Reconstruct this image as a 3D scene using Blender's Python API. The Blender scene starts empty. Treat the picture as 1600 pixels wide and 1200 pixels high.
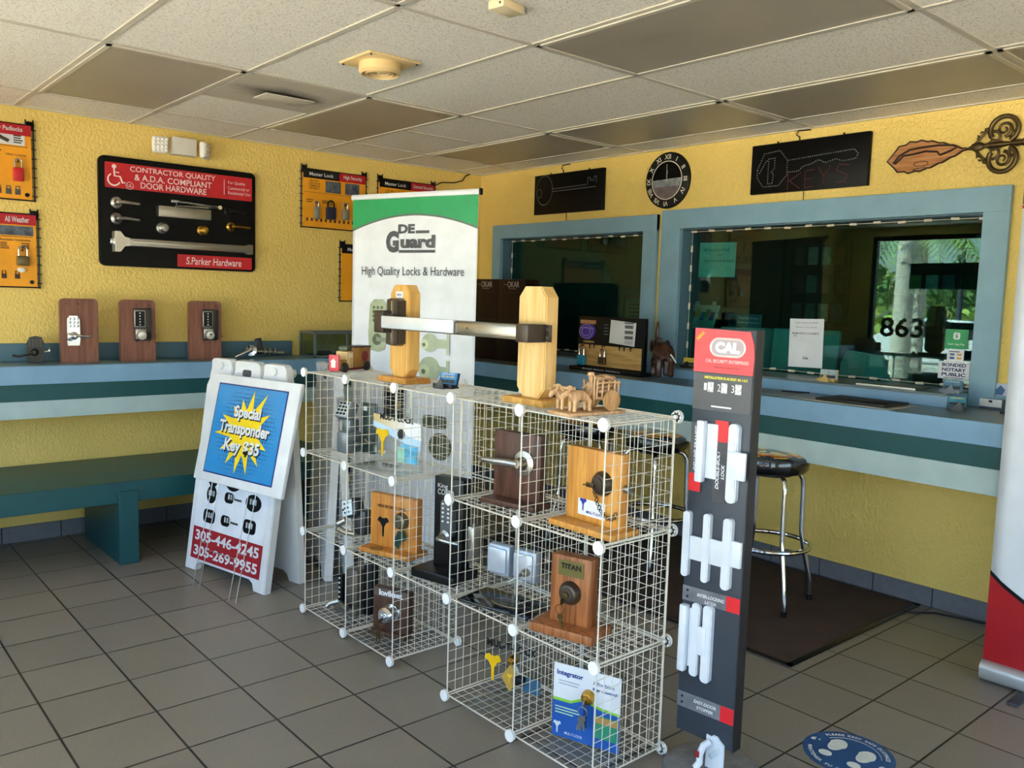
import bpy, bmesh, math, random
from mathutils import Vector, Matrix, Euler
random.seed(7)
PI = math.pi
S = bpy.context.scene
COL = S.collection

# ------------------------------------------------------------------ camera, sky, sun, exposure
def look_camera():
    yaw, pitch, roll = 0.7143, 0.0996, 0.0297
    f = Vector((math.sin(yaw)*math.cos(pitch), math.cos(yaw)*math.cos(pitch), -math.sin(pitch)))
    r = Vector((math.cos(yaw), -math.sin(yaw), 0)); u = r.cross(f)
    r2 = math.cos(roll)*r + math.sin(roll)*u; u2 = -math.sin(roll)*r + math.cos(roll)*u
    cd = bpy.data.cameras.new('camera'); cam = bpy.data.objects.new('camera', cd); COL.objects.link(cam)
    m = Matrix((r2, u2, -f)).transposed().to_4x4(); m.translation = Vector((-4.3569, -5.4784, 1.4808))
    cam.matrix_world = m; cd.sensor_width = 36; cd.lens = 1328.72/1600*36; cd.clip_start = .05; cd.clip_end = 200
    S.camera = cam
look_camera()
W = bpy.data.worlds.new('sky'); S.world = W; W.use_nodes = True
_n = W.node_tree.nodes; _bg = _n['Background']
_sky = _n.new('ShaderNodeTexSky'); _sky.sky_type = 'NISHITA'; _sky.sun_disc = False
_sky.sun_elevation = math.radians(58); _sky.sun_rotation = math.radians(80); _sky.air_density = 1.0; _sky.dust_density = 1.4
W.node_tree.links.new(_sky.outputs[0], _bg.inputs[0]); _bg.inputs[1].default_value = 0.24
_sl = bpy.data.lights.new('sun', 'SUN'); _so = bpy.data.objects.new('sun', _sl); COL.objects.link(_so)
_sl.energy = 19.0; _sl.angle = .01; _sl.color = (1, .95, .86)
_so.rotation_euler = Vector((.42, .30, .86)).to_track_quat('Z', 'Y').to_euler()
S.view_settings.view_transform = 'Standard'; S.view_settings.look = 'None'
S.view_settings.exposure = 2.62; S.view_settings.gamma = 1; S.view_settings.use_curve_mapping = False
S.cycles.max_bounces = 9; S.cycles.diffuse_bounces = 5; S.cycles.glossy_bounces = 4
S.cycles.transparent_max_bounces = 12; S.cycles.transmission_bounces = 4
S.cycles.caustics_reflective = False; S.cycles.caustics_refractive = False
S.cycles.sample_clamp_indirect = 6
S.cycles.use_denoising = True

def portal(name, loc, rot, sx, sy):          # sampling helper standing in a real window opening: emits nothing itself
    l = bpy.data.lights.new(name, 'AREA'); l.shape = 'RECTANGLE'; l.size = sx; l.size_y = sy; l.cycles.is_portal = True
    o = bpy.data.objects.new(name, l); COL.objects.link(o); o.location = loc; o.rotation_euler = rot
portal('window_portal', (-5.62, -4.05, 1.2), (0, -PI/2, 0), 2.36, 7.3)
portal('rear_window_portal', (-2.6, -8.32, 1.16), (PI/2, 0, 0), 4.4, 2.3)

# ------------------------------------------------------------------ materials
def lin(h):
    h = h.lstrip('#'); c = [int(h[i:i+2], 16)/255 for i in (0, 2, 4)]
    return tuple(x/12.92 if x <= .04045 else ((x+.055)/1.055)**2.4 for x in c) + (1,)
_M = {}
def mat(h, rough=.5, metal=0.0, var=.06, scale=9.0, bump=0.0, bscale=60, spec=.5, emit=0, coat=0):
    key = (h, rough, metal, var, scale, bump, bscale, spec, emit, coat)
    if key in _M: return _M[key]
    m = bpy.data.materials.new('paint_' + h.strip('#')); m.use_nodes = True
    nt = m.node_tree; b = nt.nodes['Principled BSDF']; L = nt.links
    c = lin(h); tc = nt.nodes.new('ShaderNodeTexCoord')
    n = nt.nodes.new('ShaderNodeTexNoise'); n.inputs['Scale'].default_value = scale; n.inputs['Detail'].default_value = 3
    L.new(tc.outputs['Object'], n.inputs['Vector'])
    r = nt.nodes.new('ShaderNodeValToRGB')
    r.color_ramp.elements[0].position = .3; r.color_ramp.elements[1].position = .7
    r.color_ramp.elements[0].color = tuple(x*(1-var) for x in c[:3]) + (1,)
    r.color_ramp.elements[1].color = tuple(min(1, x*(1+var)) for x in c[:3]) + (1,)
    L.new(n.outputs['Fac'], r.inputs['Fac']); L.new(r.outputs['Color'], b.inputs['Base Color'])
    b.inputs['Roughness'].default_value = rough; b.inputs['Metallic'].default_value = metal
    b.inputs['Specular IOR Level'].default_value = spec
    if coat: b.inputs['Coat Weight'].default_value = coat
    if bump:
        n2 = nt.nodes.new('ShaderNodeTexNoise'); n2.inputs['Scale'].default_value = bscale; n2.inputs['Detail'].default_value = 4
        L.new(tc.outputs['Object'], n2.inputs['Vector'])
        bp = nt.nodes.new('ShaderNodeBump'); bp.inputs['Strength'].default_value = bump; bp.inputs['Distance'].default_value = .01
        L.new(n2.outputs['Fac'], bp.inputs['Height']); L.new(bp.outputs['Normal'], b.inputs['Normal'])
    if emit:
        L.new(r.outputs['Color'], b.inputs['Emission Color']); b.inputs['Emission Strength'].default_value = emit
    _M[key] = m; return m

def wood(h, h2, scale=3.0, rough=.45, axis='Z', stretch=14, spec=.4):
    key = ('wood', h, h2, scale, rough, axis, stretch)
    if key in _M: return _M[key]
    m = bpy.data.materials.new('wood_' + h.strip('#')); m.use_nodes = True
    nt = m.node_tree; b = nt.nodes['Principled BSDF']; L = nt.links
    tc = nt.nodes.new('ShaderNodeTexCoord'); mp = nt.nodes.new('ShaderNodeMapping')
    s = [stretch, stretch, stretch]; s['XYZ'.index(axis)] = 1.0
    mp.inputs['Scale'].default_value = s; L.new(tc.outputs['Object'], mp.inputs['Vector'])
    n = nt.nodes.new('ShaderNodeTexNoise'); n.inputs['Scale'].default_value = scale; n.inputs['Detail'].default_value = 6
    n.inputs['Distortion'].default_value = 1.2
    L.new(mp.outputs['Vector'], n.inputs['Vector'])
    r = nt.nodes.new('ShaderNodeValToRGB')
    r.color_ramp.elements[0].position = .35; r.color_ramp.elements[1].position = .62
    r.color_ramp.elements[0].color = lin(h2); r.color_ramp.elements[1].color = lin(h)
    L.new(n.outputs['Fac'], r.inputs['Fac']); L.new(r.outputs['Color'], b.inputs['Base Color'])
    bp = nt.nodes.new('ShaderNodeBump'); bp.inputs['Strength'].default_value = .15; bp.inputs['Distance'].default_value = .004
    L.new(n.outputs['Fac'], bp.inputs['Height']); L.new(bp.outputs['Normal'], b.inputs['Normal'])
    b.inputs['Roughness'].default_value = rough; b.inputs['Specular IOR Level'].default_value = spec
    _M[key] = m; return m

def stucco(h):
    m = bpy.data.materials.new('stucco_' + h.strip('#')); m.use_nodes = True
    nt = m.node_tree; b = nt.nodes['Principled BSDF']; L = nt.links
    tc = nt.nodes.new('ShaderNodeTexCoord')
    n = nt.nodes.new('ShaderNodeTexNoise'); n.inputs['Scale'].default_value = 2.2; n.inputs['Detail'].default_value = 5
    L.new(tc.outputs['Object'], n.inputs['Vector'])
    r = nt.nodes.new('ShaderNodeValToRGB'); c = lin(h)
    r.color_ramp.elements[0].position = .3; r.color_ramp.elements[1].position = .7
    r.color_ramp.elements[0].color = (c[0]*.93, c[1]*.92, c[2]*.85, 1); r.color_ramp.elements[1].color = c
    L.new(n.outputs['Fac'], r.inputs['Fac']); L.new(r.outputs['Color'], b.inputs['Base Color'])
    mp = nt.nodes.new('ShaderNodeMapping'); mp.inputs['Scale'].default_value = (1, 1, .75)
    L.new(tc.outputs['Object'], mp.inputs['Vector'])
    n2 = nt.nodes.new('ShaderNodeTexNoise'); n2.inputs['Scale'].default_value = 58; n2.inputs['Detail'].default_value = 2.5
    n2.inputs['Distortion'].default_value = .6
    L.new(mp.outputs['Vector'], n2.inputs['Vector'])
    r2 = nt.nodes.new('ShaderNodeValToRGB'); r2.color_ramp.elements[0].position = .42; r2.color_ramp.elements[1].position = .62
    L.new(n2.outputs['Fac'], r2.inputs['Fac'])
    bp = nt.nodes.new('ShaderNodeBump'); bp.inputs['Strength'].default_value = .42; bp.inputs['Distance'].default_value = .006
    L.new(r2.outputs['Color'], bp.inputs['Height']); L.new(bp.outputs['Normal'], b.inputs['Normal'])
    b.inputs['Roughness'].default_value = .5; b.inputs['Specular IOR Level'].default_value = .35
    return m

def tile_floor():
    m = bpy.data.materials.new('floor_tile'); m.use_nodes = True
    nt = m.node_tree; b = nt.nodes['Principled BSDF']; L = nt.links; N = nt.nodes.new
    geo = N('ShaderNodeNewGeometry'); mp = N('ShaderNodeMapping')
    t = .3068
    mp.inputs['Location'].default_value = (3.4021+t*20, .6799+t*40, 0)
    L.new(geo.outputs['Position'], mp.inputs['Vector'])
    br = N('ShaderNodeTexBrick'); br.offset = 0; br.squash = 1
    br.inputs['Scale'].default_value = 1; br.inputs['Brick Width'].default_value = t; br.inputs['Row Height'].default_value = t
    br.inputs['Mortar Size'].default_value = .0042; br.inputs['Mortar Smooth'].default_value = .15; br.inputs['Bias'].default_value = 0
    br.inputs['Color1'].default_value = lin('#918B81'); br.inputs['Color2'].default_value = lin('#8A847B'); br.inputs['Mortar'].default_value = lin('#2B2827')
    L.new(mp.outputs['Vector'], br.inputs['Vector'])
    n = N('ShaderNodeTexNoise'); n.inputs['Scale'].default_value = 130; n.inputs['Detail'].default_value = 2
    L.new(geo.outputs['Position'], n.inputs['Vector'])
    mx = N('ShaderNodeMix'); mx.data_type = 'RGBA'; mx.blend_type = 'MULTIPLY'; mx.inputs[0].default_value = .35
    L.new(br.outputs['Color'], mx.inputs[6]); L.new(n.outputs['Fac'], mx.inputs[7])
    n3 = N('ShaderNodeTexNoise'); n3.inputs['Scale'].default_value = 1.3; n3.inputs['Detail'].default_value = 4
    L.new(geo.outputs['Position'], n3.inputs['Vector'])
    L.new(mx.outputs[2], b.inputs['Base Color'])
    mr = N('ShaderNodeMapRange'); mr.inputs[3].default_value = .30; mr.inputs[4].default_value = .48
    L.new(n3.outputs['Fac'], mr.inputs[0]); L.new(mr.outputs[0], b.inputs['Roughness'])
    inv = N('ShaderNodeMath'); inv.operation = 'SUBTRACT'; inv.inputs[0].default_value = 1
    L.new(br.outputs['Fac'], inv.inputs[1])
    bp = N('ShaderNodeBump'); bp.inputs['Strength'].default_value = .6; bp.inputs['Distance'].default_value = .003
    L.new(inv.outputs[0], bp.inputs['Height']); L.new(bp.outputs['Normal'], b.inputs['Normal'])
    return m

def ceiling_tile():
    m = bpy.data.materials.new('acoustic_tile'); m.use_nodes = True
    nt = m.node_tree; b = nt.nodes['Principled BSDF']; L = nt.links; N = nt.nodes.new
    geo = N('ShaderNodeNewGeometry')
    n = N('ShaderNodeTexNoise'); n.inputs['Scale'].default_value = 110; n.inputs['Detail'].default_value = 3
    L.new(geo.outputs['Position'], n.inputs['Vector'])
    r = N('ShaderNodeValToRGB'); r.color_ramp.elements[0].position = .33; r.color_ramp.elements[1].position = .48
    r.color_ramp.elements[0].color = lin('#C9C2B4'); r.color_ramp.elements[1].color = lin('#EDE8DE')
    L.new(n.outputs['Fac'], r.inputs['Fac']); L.new(r.outputs['Color'], b.inputs['Base Color'])
    bp = N('ShaderNodeBump'); bp.inputs['Strength'].default_value = .35; bp.inputs['Distance'].default_value = .003
    L.new(n.outputs['Fac'], bp.inputs['Height']); L.new(bp.outputs['Normal'], b.inputs['Normal'])
    b.inputs['Roughness'].default_value = .9
    return m

def glass(name, tint, ior=1.5, rough=0.0, gcol=(1, 1, 1, 1)):
    m = bpy.data.materials.new(name); m.use_nodes = True
    nt = m.node_tree; L = nt.links; N = nt.nodes.new
    for x in list(nt.nodes):
        if x.type != 'OUTPUT_MATERIAL': nt.nodes.remove(x)
    out = nt.nodes['Material Output']
    tr = N('ShaderNodeBsdfTransparent'); tr.inputs[0].default_value = tint
    gl = N('ShaderNodeBsdfGlossy'); gl.inputs['Roughness'].default_value = rough; gl.inputs[0].default_value = gcol
    lw = N('ShaderNodeLayerWeight'); lw.inputs[0].default_value = .5                 # thin pane: Schlick reflectance, same from both sides
    pw = N('ShaderNodeMath'); pw.operation = 'POWER'; pw.inputs[1].default_value = 5; L.new(lw.outputs['Facing'], pw.inputs[0])
    fr = N('ShaderNodeMath'); fr.operation = 'MULTIPLY_ADD'; f0 = ((ior-1)/(ior+1))**2; fr.inputs[1].default_value = 1-f0; fr.inputs[2].default_value = f0; L.new(pw.outputs[0], fr.inputs[0])
    mx = N('ShaderNodeMixShader'); L.new(fr.outputs[0], mx.inputs[0]); L.new(tr.outputs[0], mx.inputs[1]); L.new(gl.outputs[0], mx.inputs[2])
    L.new(mx.outputs[0], out.inputs[0]); return m

def screen_print(h1, h2, name, angle=0.0, scale=1.0, pos=(.4, .6)):
    """two printed inks meeting in a soft gradient along local X (printing on a label)"""
    m = bpy.data.materials.new(name); m.use_nodes = True
    nt = m.node_tree; b = nt.nodes['Principled BSDF']; L = nt.links; N = nt.nodes.new
    tc = N('ShaderNodeTexCoord'); mp = N('ShaderNodeMapping'); mp.inputs['Rotation'].default_value = (0, angle, 0)
    L.new(tc.outputs['Generated'], mp.inputs['Vector'])
    sp = N('ShaderNodeSeparateXYZ'); L.new(mp.outputs[0], sp.inputs[0])
    r = N('ShaderNodeValToRGB'); r.color_ramp.elements[0].position = pos[0]; r.color_ramp.elements[1].position = pos[1]
    r.color_ramp.elements[0].color = lin(h1); r.color_ramp.elements[1].color = lin(h2)
    L.new(sp.outputs[0], r.inputs[0]); L.new(r.outputs[0], b.inputs['Base Color']); b.inputs['Roughness'].default_value = .4
    return m

YEL = stucco('#EDCF78'); FLOOR = tile_floor(); CEIL = ceiling_tile()
BLUE = mat('#7FA5BA', .38, bump=.04, bscale=120); FASC = mat('#7CA5C6', .36); BLUE_D = mat('#4F7284', .4)  # FASC is the blue paint with sky glare put into its colour
TEAL = mat('#0D4B50', .4); PALE = mat('#A9C0C4', .42)
TOP = mat('#5B6B70', .28, var=.1)
WHITE = mat('#DCDFE4', .35); PLASTIC = mat('#DDE0E2', .42); WIRE = mat('#DCD8CC', .35)
BLACK = mat('#0B0B0D', .38, spec=.3); MATBLK = mat('#141416', .7); GREY = mat('#6F747A', .4); DGREY = mat('#3A4048', .45)
CHROME = mat('#D9DCE0', .12, 1.0, .02); STEEL = mat('#A9A8A4', .3, 1.0, .05); SATIN = mat('#B9B4AA', .35, 1.0, .05)
BRASS = mat('#C79A45', .22, 1.0, .04); DBRASS = mat('#5A4A2E', .4, .8, .12); BRONZE = mat('#4A4036', .4, .6, .1)
RED = mat('#C4202B', .4); YELLOW = mat('#F1C21E', .5); CLEAR = glass('clear_acrylic', (.93, .95, .96, 1), 1.35)
OAK = wood('#D49A4A', '#B97A30'); MAPLE = wood('#E7C588', '#D3A861', 2.2); WALNUT = wood('#8A5A48', '#6E4336', 3); DWAL = wood('#5B392C', '#3A2219', 5)
REDOAK = wood('#A4683C', '#75421F', 4); CARVED = wood('#D7B187', '#B88D62', 5)
SERVICE_GLASS = glass('tinted_service_glass', (.42, .73, .71, 1), 1.47, 0, (.80, .97, .97, 1))
STORE_GLASS = glass('storefront_glass', (.9, .92, .92, 1), 1.35)

# ------------------------------------------------------------------ mesh helpers
class MB:
    def __init__(s): s.bm = bmesh.new()
    def _add(s, b, M=None):
        if M is not None: b.transform(M)
        t = bpy.data.meshes.new('t'); b.to_mesh(t); b.free(); s.bm.from_mesh(t); bpy.data.meshes.remove(t); return s
    def box(s, c, d, bev=0, M=None, seg=2):
        b = bmesh.new(); bmesh.ops.create_cube(b, size=1)
        bmesh.ops.scale(b, vec=d, verts=b.verts)
        if bev: bmesh.ops.bevel(b, geom=b.edges[:], offset=bev, segments=seg, affect='EDGES', profile=.5)
        T = Matrix.Translation(c); return s._add(b, T if M is None else T @ M)
    def bar(s, p0, p1, w, h, bev=0):                 # rectangular bar between two points
        p0, p1 = Vector(p0), Vector(p1); d = p1-p0
        q = d.to_track_quat('X', 'Z').to_matrix().to_4x4()
        return s.box((p0+p1)/2, (d.length, w, h), bev, q)
    def cyl(s, p0, p1, r0, r1=None, n=20, cap=True):
        p0, p1 = Vector(p0), Vector(p1); d = p1-p0; r1 = r0 if r1 is None else r1
        b = bmesh.new(); bmesh.ops.create_cone(b, cap_ends=cap, segments=n, radius1=r0, radius2=r1, depth=d.length)
        return s._add(b, Matrix.Translation((p0+p1)/2) @ d.to_track_quat('Z', 'Y').to_matrix().to_4x4())
    def ball(s, c, r, sc=(1, 1, 1), n=18, M=None):
        b = bmesh.new(); bmesh.ops.create_uvsphere(b, u_segments=n, v_segments=max(6, n//2), radius=r)
        bmesh.ops.scale(b, vec=sc, verts=b.verts)
        T = Matrix.Translation(c); return s._add(b, T if M is None else T @ M)
    def lathe(s, prof, n=24, c=(0, 0, 0), axis=(0, 0, 1)):
        b = bmesh.new(); rings = []
        for r, z in prof:
            rings.append([b.verts.new((max(r, 1e-5)*math.cos(2*PI*i/n), max(r, 1e-5)*math.sin(2*PI*i/n), z)) for i in range(n)])
        for a, c2 in zip(rings, rings[1:]):
            for i in range(n): b.faces.new((a[i], a[(i+1) % n], c2[(i+1) % n], c2[i]))
        b.faces.new(rings[0][::-1]); b.faces.new(rings[-1])
        return s._add(b, Matrix.Translation(c) @ Vector(axis).to_track_quat('Z', 'Y').to_matrix().to_4x4())
    def tube(s, pts, r, n=8, closed=False):
        pts = [Vector(p) for p in pts]; b = bmesh.new(); rings = []; up = None; k = len(pts)
        rr = r if isinstance(r, (list, tuple)) else [r]*k
        for i, p in enumerate(pts):
            a = pts[i-1] if (i > 0 or closed) else p; c = pts[(i+1) % k] if (i < k-1 or closed) else p
            t = (c-a).normalized()
            if up is None:
                up = Vector((0, 0, 1)) if abs(t.z) < .9 else Vector((1, 0, 0))
            x = t.cross(up)
            if x.length < 1e-6: x = t.cross(Vector((1, 0, 0)))
            x.normalize(); up = x.cross(t).normalized()
            rings.append([b.verts.new(p + (x*math.cos(2*PI*j/n) + up*math.sin(2*PI*j/n))*rr[i]) for j in range(n)])
        pr = list(zip(rings, rings[1:])) + ([(rings[-1], rings[0])] if closed else [])
        for a, c in pr:
            for j in range(n): b.faces.new((a[j], a[(j+1) % n], c[(j+1) % n], c[j]))
        if not closed: b.faces.new(rings[0][::-1]); b.faces.new(rings[-1])
        bmesh.ops.recalc_face_normals(b, faces=b.faces); return s._add(b)
    def prism(s, pts, y0, y1, bev=0):                # outline in XZ, from y0 (front) to y1 (back)
        b = bmesh.new(); vs = [b.verts.new((x, y0, z)) for x, z in pts]
        f = b.faces.new(vs); r = bmesh.ops.extrude_face_region(b, geom=[f])
        bmesh.ops.translate(b, verts=[v for v in r['geom'] if isinstance(v, bmesh.types.BMVert)], vec=(0, y1-y0, 0))
        bmesh.ops.recalc_face_normals(b, faces=b.faces)
        if bev:
            es = [e for e in b.edges if all(abs(v.co.y-y0) < 1e-6 for v in e.verts)]
            bmesh.ops.bevel(b, geom=es, offset=bev, segments=2, affect='EDGES')
        return s._add(b)
    def sheet(s, rows):                              # grid of points -> quads
        b = bmesh.new(); V = [[b.verts.new(p) for p in r] for r in rows]
        for a, c in zip(V, V[1:]):
            for i in range(len(a)-1): b.faces.new((a[i], a[i+1], c[i+1], c[i]))
        return s._add(b)
    def mesh(s, me, M): b = bmesh.new(); b.from_mesh(me); return s._add(b, M)
    def build(s, name, m, parent=None, M=None, smooth=True, label=None, solid=0):
        if M is not None: s.bm.transform(M)
        me = bpy.data.meshes.new(name)
        if smooth:
            for f in s.bm.faces: f.smooth = True
            for e in s.bm.edges:
                if len(e.link_faces) == 2 and e.calc_face_angle(0) > .6: e.smooth = False
        s.bm.to_mesh(me); s.bm.free(); me.materials.append(m)
        o = bpy.data.objects.new(name, me); COL.objects.link(o)
        if parent is not None: o.parent = parent
        if label: o['label'] = label
        if solid:
            md = o.modifiers.new('solid', 'SOLIDIFY'); md.thickness = solid; md.offset = 0
        return o

def rrect(w, h, r, n=5, cx=0, cz=0):
    P = []
    for sx, sz, a0 in ((1, 1, 0), (-1, 1, 90), (-1, -1, 180), (1, -1, 270)):
        for i in range(n+1):
            a = math.radians(a0+90*i/n); P.append((cx+sx*(w/2-r)+r*math.cos(a), cz+sz*(h/2-r)+r*math.sin(a)))
    return P
def circ(r, n=28, cx=0, cz=0, sx=1, sz=1): return [(cx+r*sx*math.cos(2*PI*i/n), cz+r*sz*math.sin(2*PI*i/n)) for i in range(n)]
FRONT = Matrix.Rotation(PI/2, 4, 'X')                # text plane XY -> XZ facing -Y

def textmesh(s, bold=0, shear=0, sp=1.0):
    c = bpy.data.curves.new('txt', 'FONT'); c.body = s; c.align_x = 'CENTER'; c.size = 1; c.offset = bold; c.shear = shear
    c.space_character = sp; c.resolution_u = 3
    o = bpy.data.objects.new('txt', c); me = o.to_mesh()
    b = bmesh.new(); b.from_mesh(me); o.to_mesh_clear(); bpy.data.objects.remove(o); bpy.data.curves.remove(c)
    return b
def letter(mb, s, x, z, w, h, y, bold=.012, shear=0, rot=0, sp=1.0):
    """word fitted to w x h, centred on (x, z), lying in plane y and facing -Y"""
    b = textmesh(s, bold, shear, sp)
    if not b.verts: b.free(); return mb
    xs = [v.co.x for v in b.verts]; ys = [v.co.y for v in b.verts]
    cx, cy = (min(xs)+max(xs))/2, (min(ys)+max(ys))/2
    sx = w/(max(xs)-min(xs)) if w else None; sy = h/(max(ys)-min(ys)) if h else None
    sx = sx or sy; sy = sy or sx
    M = Matrix.Translation((x, y, z)) @ Matrix.Rotation(-rot, 4, 'Y') @ FRONT @ Matrix.Diagonal((sx, sy, 1, 1)) @ Matrix.Translation((-cx, -cy, 0))
    return mb._add(b, M)
def text(name, lines, m, parent, y, M=None, label=None, bold=.012, shear=0):
    mb = MB()
    for l in lines: letter(mb, *l[:5], y, **({'bold': bold, 'shear': shear} | (l[5] if len(l) > 5 else {})))
    return mb.build(name, m, parent, M, smooth=False, label=label)
def fakelines(mb, x0, x1, z0, z1, n, y, h=.4):       # rows of print too small to read in the photograph
    dz = (z1-z0)/max(n, 1)
    for i in range(n):
        w = (x1-x0)*random.uniform(.7, 1); mb.box((x0+w/2, y, z1-dz*(i+.5)), (w, .0006, dz*h))
    return mb

def thing(name, label, cat, loc=(0, 0, 0), rotz=0, group=None):
    o = bpy.data.objects.new(name, None); COL.objects.link(o); o.empty_display_size = .05
    o.location = loc; o.rotation_euler = (0, 0, math.radians(rotz)); o['label'] = label; o['category'] = cat
    if group: o['group'] = group
    return o
def tag(o, label, cat, group=None):
    o['label'] = label; o['category'] = cat
    if group: o['group'] = group
    return o
def struct(name, mb, m, parent=None):
    o = mb.build(name, m, parent, smooth=False)
    if parent is None: o['kind'] = 'structure'
    return o
def setting(name, loc=(0, 0, 0)):
    o = bpy.data.objects.new(name, None); COL.objects.link(o); o.location = loc; o['kind'] = 'structure'; return o
def dup(root, loc, rotz=None, label=None, group=None):
    r = root.copy(); COL.objects.link(r); r.location = loc
    if rotz is not None: r.rotation_euler = (0, 0, math.radians(rotz))
    if label: r['label'] = label
    if group: r['group'] = group
    for ch in list(root.children):
        c = ch.copy(); COL.objects.link(c); c.parent = r
        for g in list(ch.children):
            d = g.copy(); COL.objects.link(d); d.parent = c
    return r
def bx(x0, x1, y0, y1, z0, z1, bev=0, mb=None):
    return (mb or MB()).box(((x0+x1)/2, (y0+y1)/2, (z0+z1)/2), (x1-x0, y1-y0, z1-z0), bev)

# ------------------------------------------------------------------ the room
HC = 2.466; X0 = -5.6; Y0 = -8.3; XE = 3.4; CZ = 1.045; RZ = 1.035
struct('floor', bx(X0-.15, XE, Y0-.15, .15, -.12, 0), FLOOR)
struct('ceiling', bx(X0-.6, XE+.3, Y0-.15, .15, HC, HC+.2), CEIL)
struct('wall_left', bx(X0-.15, .14, 0, .15, 0, HC), YEL)
WR = MB()                                              # service wall with two window openings
for a in ((-.30, 0, 0, HC), (-1.75, -.30, 0, 1.09), (-1.75, -.30, 1.945, HC), (-2.06, -1.75, 0, HC), (-3.835, -2.06, 0, 1.09), (-3.835, -2.06, 1.95, HC), (Y0, -3.835, 0, HC)):
    bx(0, .14, a[0], a[1], a[2], a[3], mb=WR)
struct('wall_right', WR, YEL)
WF = MB()                                              # storefront wall, sills shaped low to bring more daylight into the room
for a in ((-.40, 0, 0, HC), (-2.7, -.40, 0, .60), (-2.85, -2.7, 0, HC), (-3.95, -3.85, 0, HC), (-7.7, -3.95, 0, .06), (Y0, -7.7, 0, HC), (-7.7, -.40, 2.36, HC)):
    bx(X0-.15, X0, a[0], a[1], a[2], a[3], mb=WF)
struct('wall_front', WF, YEL)
WB = MB()
for a in ((X0, -4.6, 0, HC), (-4.6, -.6, 0, .4), (-4.6, -.6, 2.2, HC), (-.6, .14, 0, HC)):
    bx(a[0], a[1], Y0-.15, Y0, a[2], a[3], mb=WB)
struct('wall_back', WB, YEL)
OFFW = mat('#4E463C', .7)
WO = bx(XE-.1, XE, Y0, 0, 0, HC); bx(.14, XE, -5.6, -5.5, 0, HC, mb=WO)
struct('wall_office', WO, OFFW)
struct('wall_office_left', bx(.14, XE, 0, .15, 0, HC), mat('#5F6E66', .7))
FR = mat('#2E2A27', .4, .3)
def storefront(name, segs, x=None, y=None, z0=.9, z1=2.36):
    e = setting(name); f = MB(); g = MB()
    for a, b in zip(segs, segs[1:]):
        if x is not None:
            bx(x-.10, x-.04, a, a+.05, z0, z1, mb=f); bx(x-.10, x-.04, b-.05, b, z0, z1, mb=f); bx(x-.10, x-.04, a, b, z0, z0+.05, mb=f); bx(x-.10, x-.04, a, b, z1-.05, z1, mb=f)
            bx(x-.075, x-.069, a+.04, b-.04, z0+.04, z1-.04, mb=g)
        else:
            bx(a, a+.05, y-.10, y-.04, z0, z1, mb=f); bx(b-.05, b, y-.10, y-.04, z0, z1, mb=f); bx(a, b, y-.10, y-.04, z0, z0+.05, mb=f); bx(a, b, y-.10, y-.04, z1-.05, z1, mb=f)
            bx(a+.04, b-.04, y-.075, y-.069, z0+.04, z1-.04, mb=g)
    f.build('window_frame', FR, e, smooth=False); g.build('glass_pane', STORE_GLASS, e, smooth=False); return e
W3 = storefront('window_3', [-2.7, -.40], x=X0, z0=.6)
storefront('window_4', [-7.7, -5.8, -3.95], x=X0, z0=.06)
storefront('window_5', [-4.6, -2.6, -.6], y=Y0, z0=.4, z1=2.2)
D1 = storefront('door_1', [-3.85, -2.85], x=X0, z0=.02)
MB().tube([(X0+.02, -3.0, .9), (X0+.05, -3.0, .95), (X0+.05, -3.0, 1.25), (X0+.02, -3.0, 1.3)], .012).build('door_handle', STEEL, D1)
# lettering on the storefront panes (seen mirrored in the service glass): street number and dark header sign
mb = MB(); letter(mb, '863', 0, 0, -.52, .24, 0, .02)
mb.build('street_number', mat('#B8742C', .4), W3, Matrix.Translation((X0-.066, -.80, 1.28)) @ Matrix.Rotation(PI/2, 4, 'Z'), smooth=False)
mb = MB(); bx(-.52, .52, -.004, 0, -.15, .15, mb=mb)
mb.build('header_sign', mat('#1F2426', .5), W3, Matrix.Translation((X0-.062, -1.38, 1.89)) @ Matrix.Rotation(PI/2, 4, 'Z'), smooth=False)

# ceiling grid of white tee bars
tb = MB(); gx = [-3.3083+.6096*i for i in range(-3, 6)]; gy = [-.4849-1.2192*j for j in range(7)]
for x in gx: bx(x-.012, x+.012, Y0, 0, HC-.005, HC, mb=tb)
for y in gy: bx(X0, 0, y-.012, y+.012, HC-.0045, HC, mb=tb)
for i in (3, 5): bx(gx[3]+.6096*(i-2), gx[3]+.6096*(i-1), gy[0]-.6216, gy[0]-.5976, HC-.0045, HC, mb=tb) if 0 else None
for a in (1, 3): bx(gx[3]+.6096*a, gx[3]+.6096*(a+1), gy[0]-.6216, gy[0]-.5976, HC-.0045, HC, mb=tb)
bx(X0, 0, -.02, 0, HC-.006, HC, mb=tb); bx(-.02, 0, Y0, 0, HC-.006, HC, mb=tb)
struct('trim_1', tb, mat('#C6BFB0', .5))
# tile baseboards
def board(name, n0, n1, along):
    t = MB(); g = MB(); e = setting(name)
    for i in range(n0, n1):
        a, b = -.3068*(i+1)+.003-.06, -.3068*i-.003-.06
        if along == 'y': bx(-.012, 0, a, min(b, -.001), 0, .094, mb=t)
        else: bx(a, min(b, -.001), -.012, 0, 0, .094, mb=t)
    if along == 'y': bx(-.009, 0, -.3068*n1, 0, 0, .092, mb=g)
    else: bx(-.3068*n1, 0, -.009, 0, 0, .092, mb=g)
    t.build('tile_row', mat('#6C6E76', .4, var=.1, scale=40), e, smooth=False); g.build('grout', mat('#232225', .8), e, smooth=False)
board('baseboard_right', 0, 26, 'y'); board('baseboard_left', 0, 18, 'x')

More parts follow.
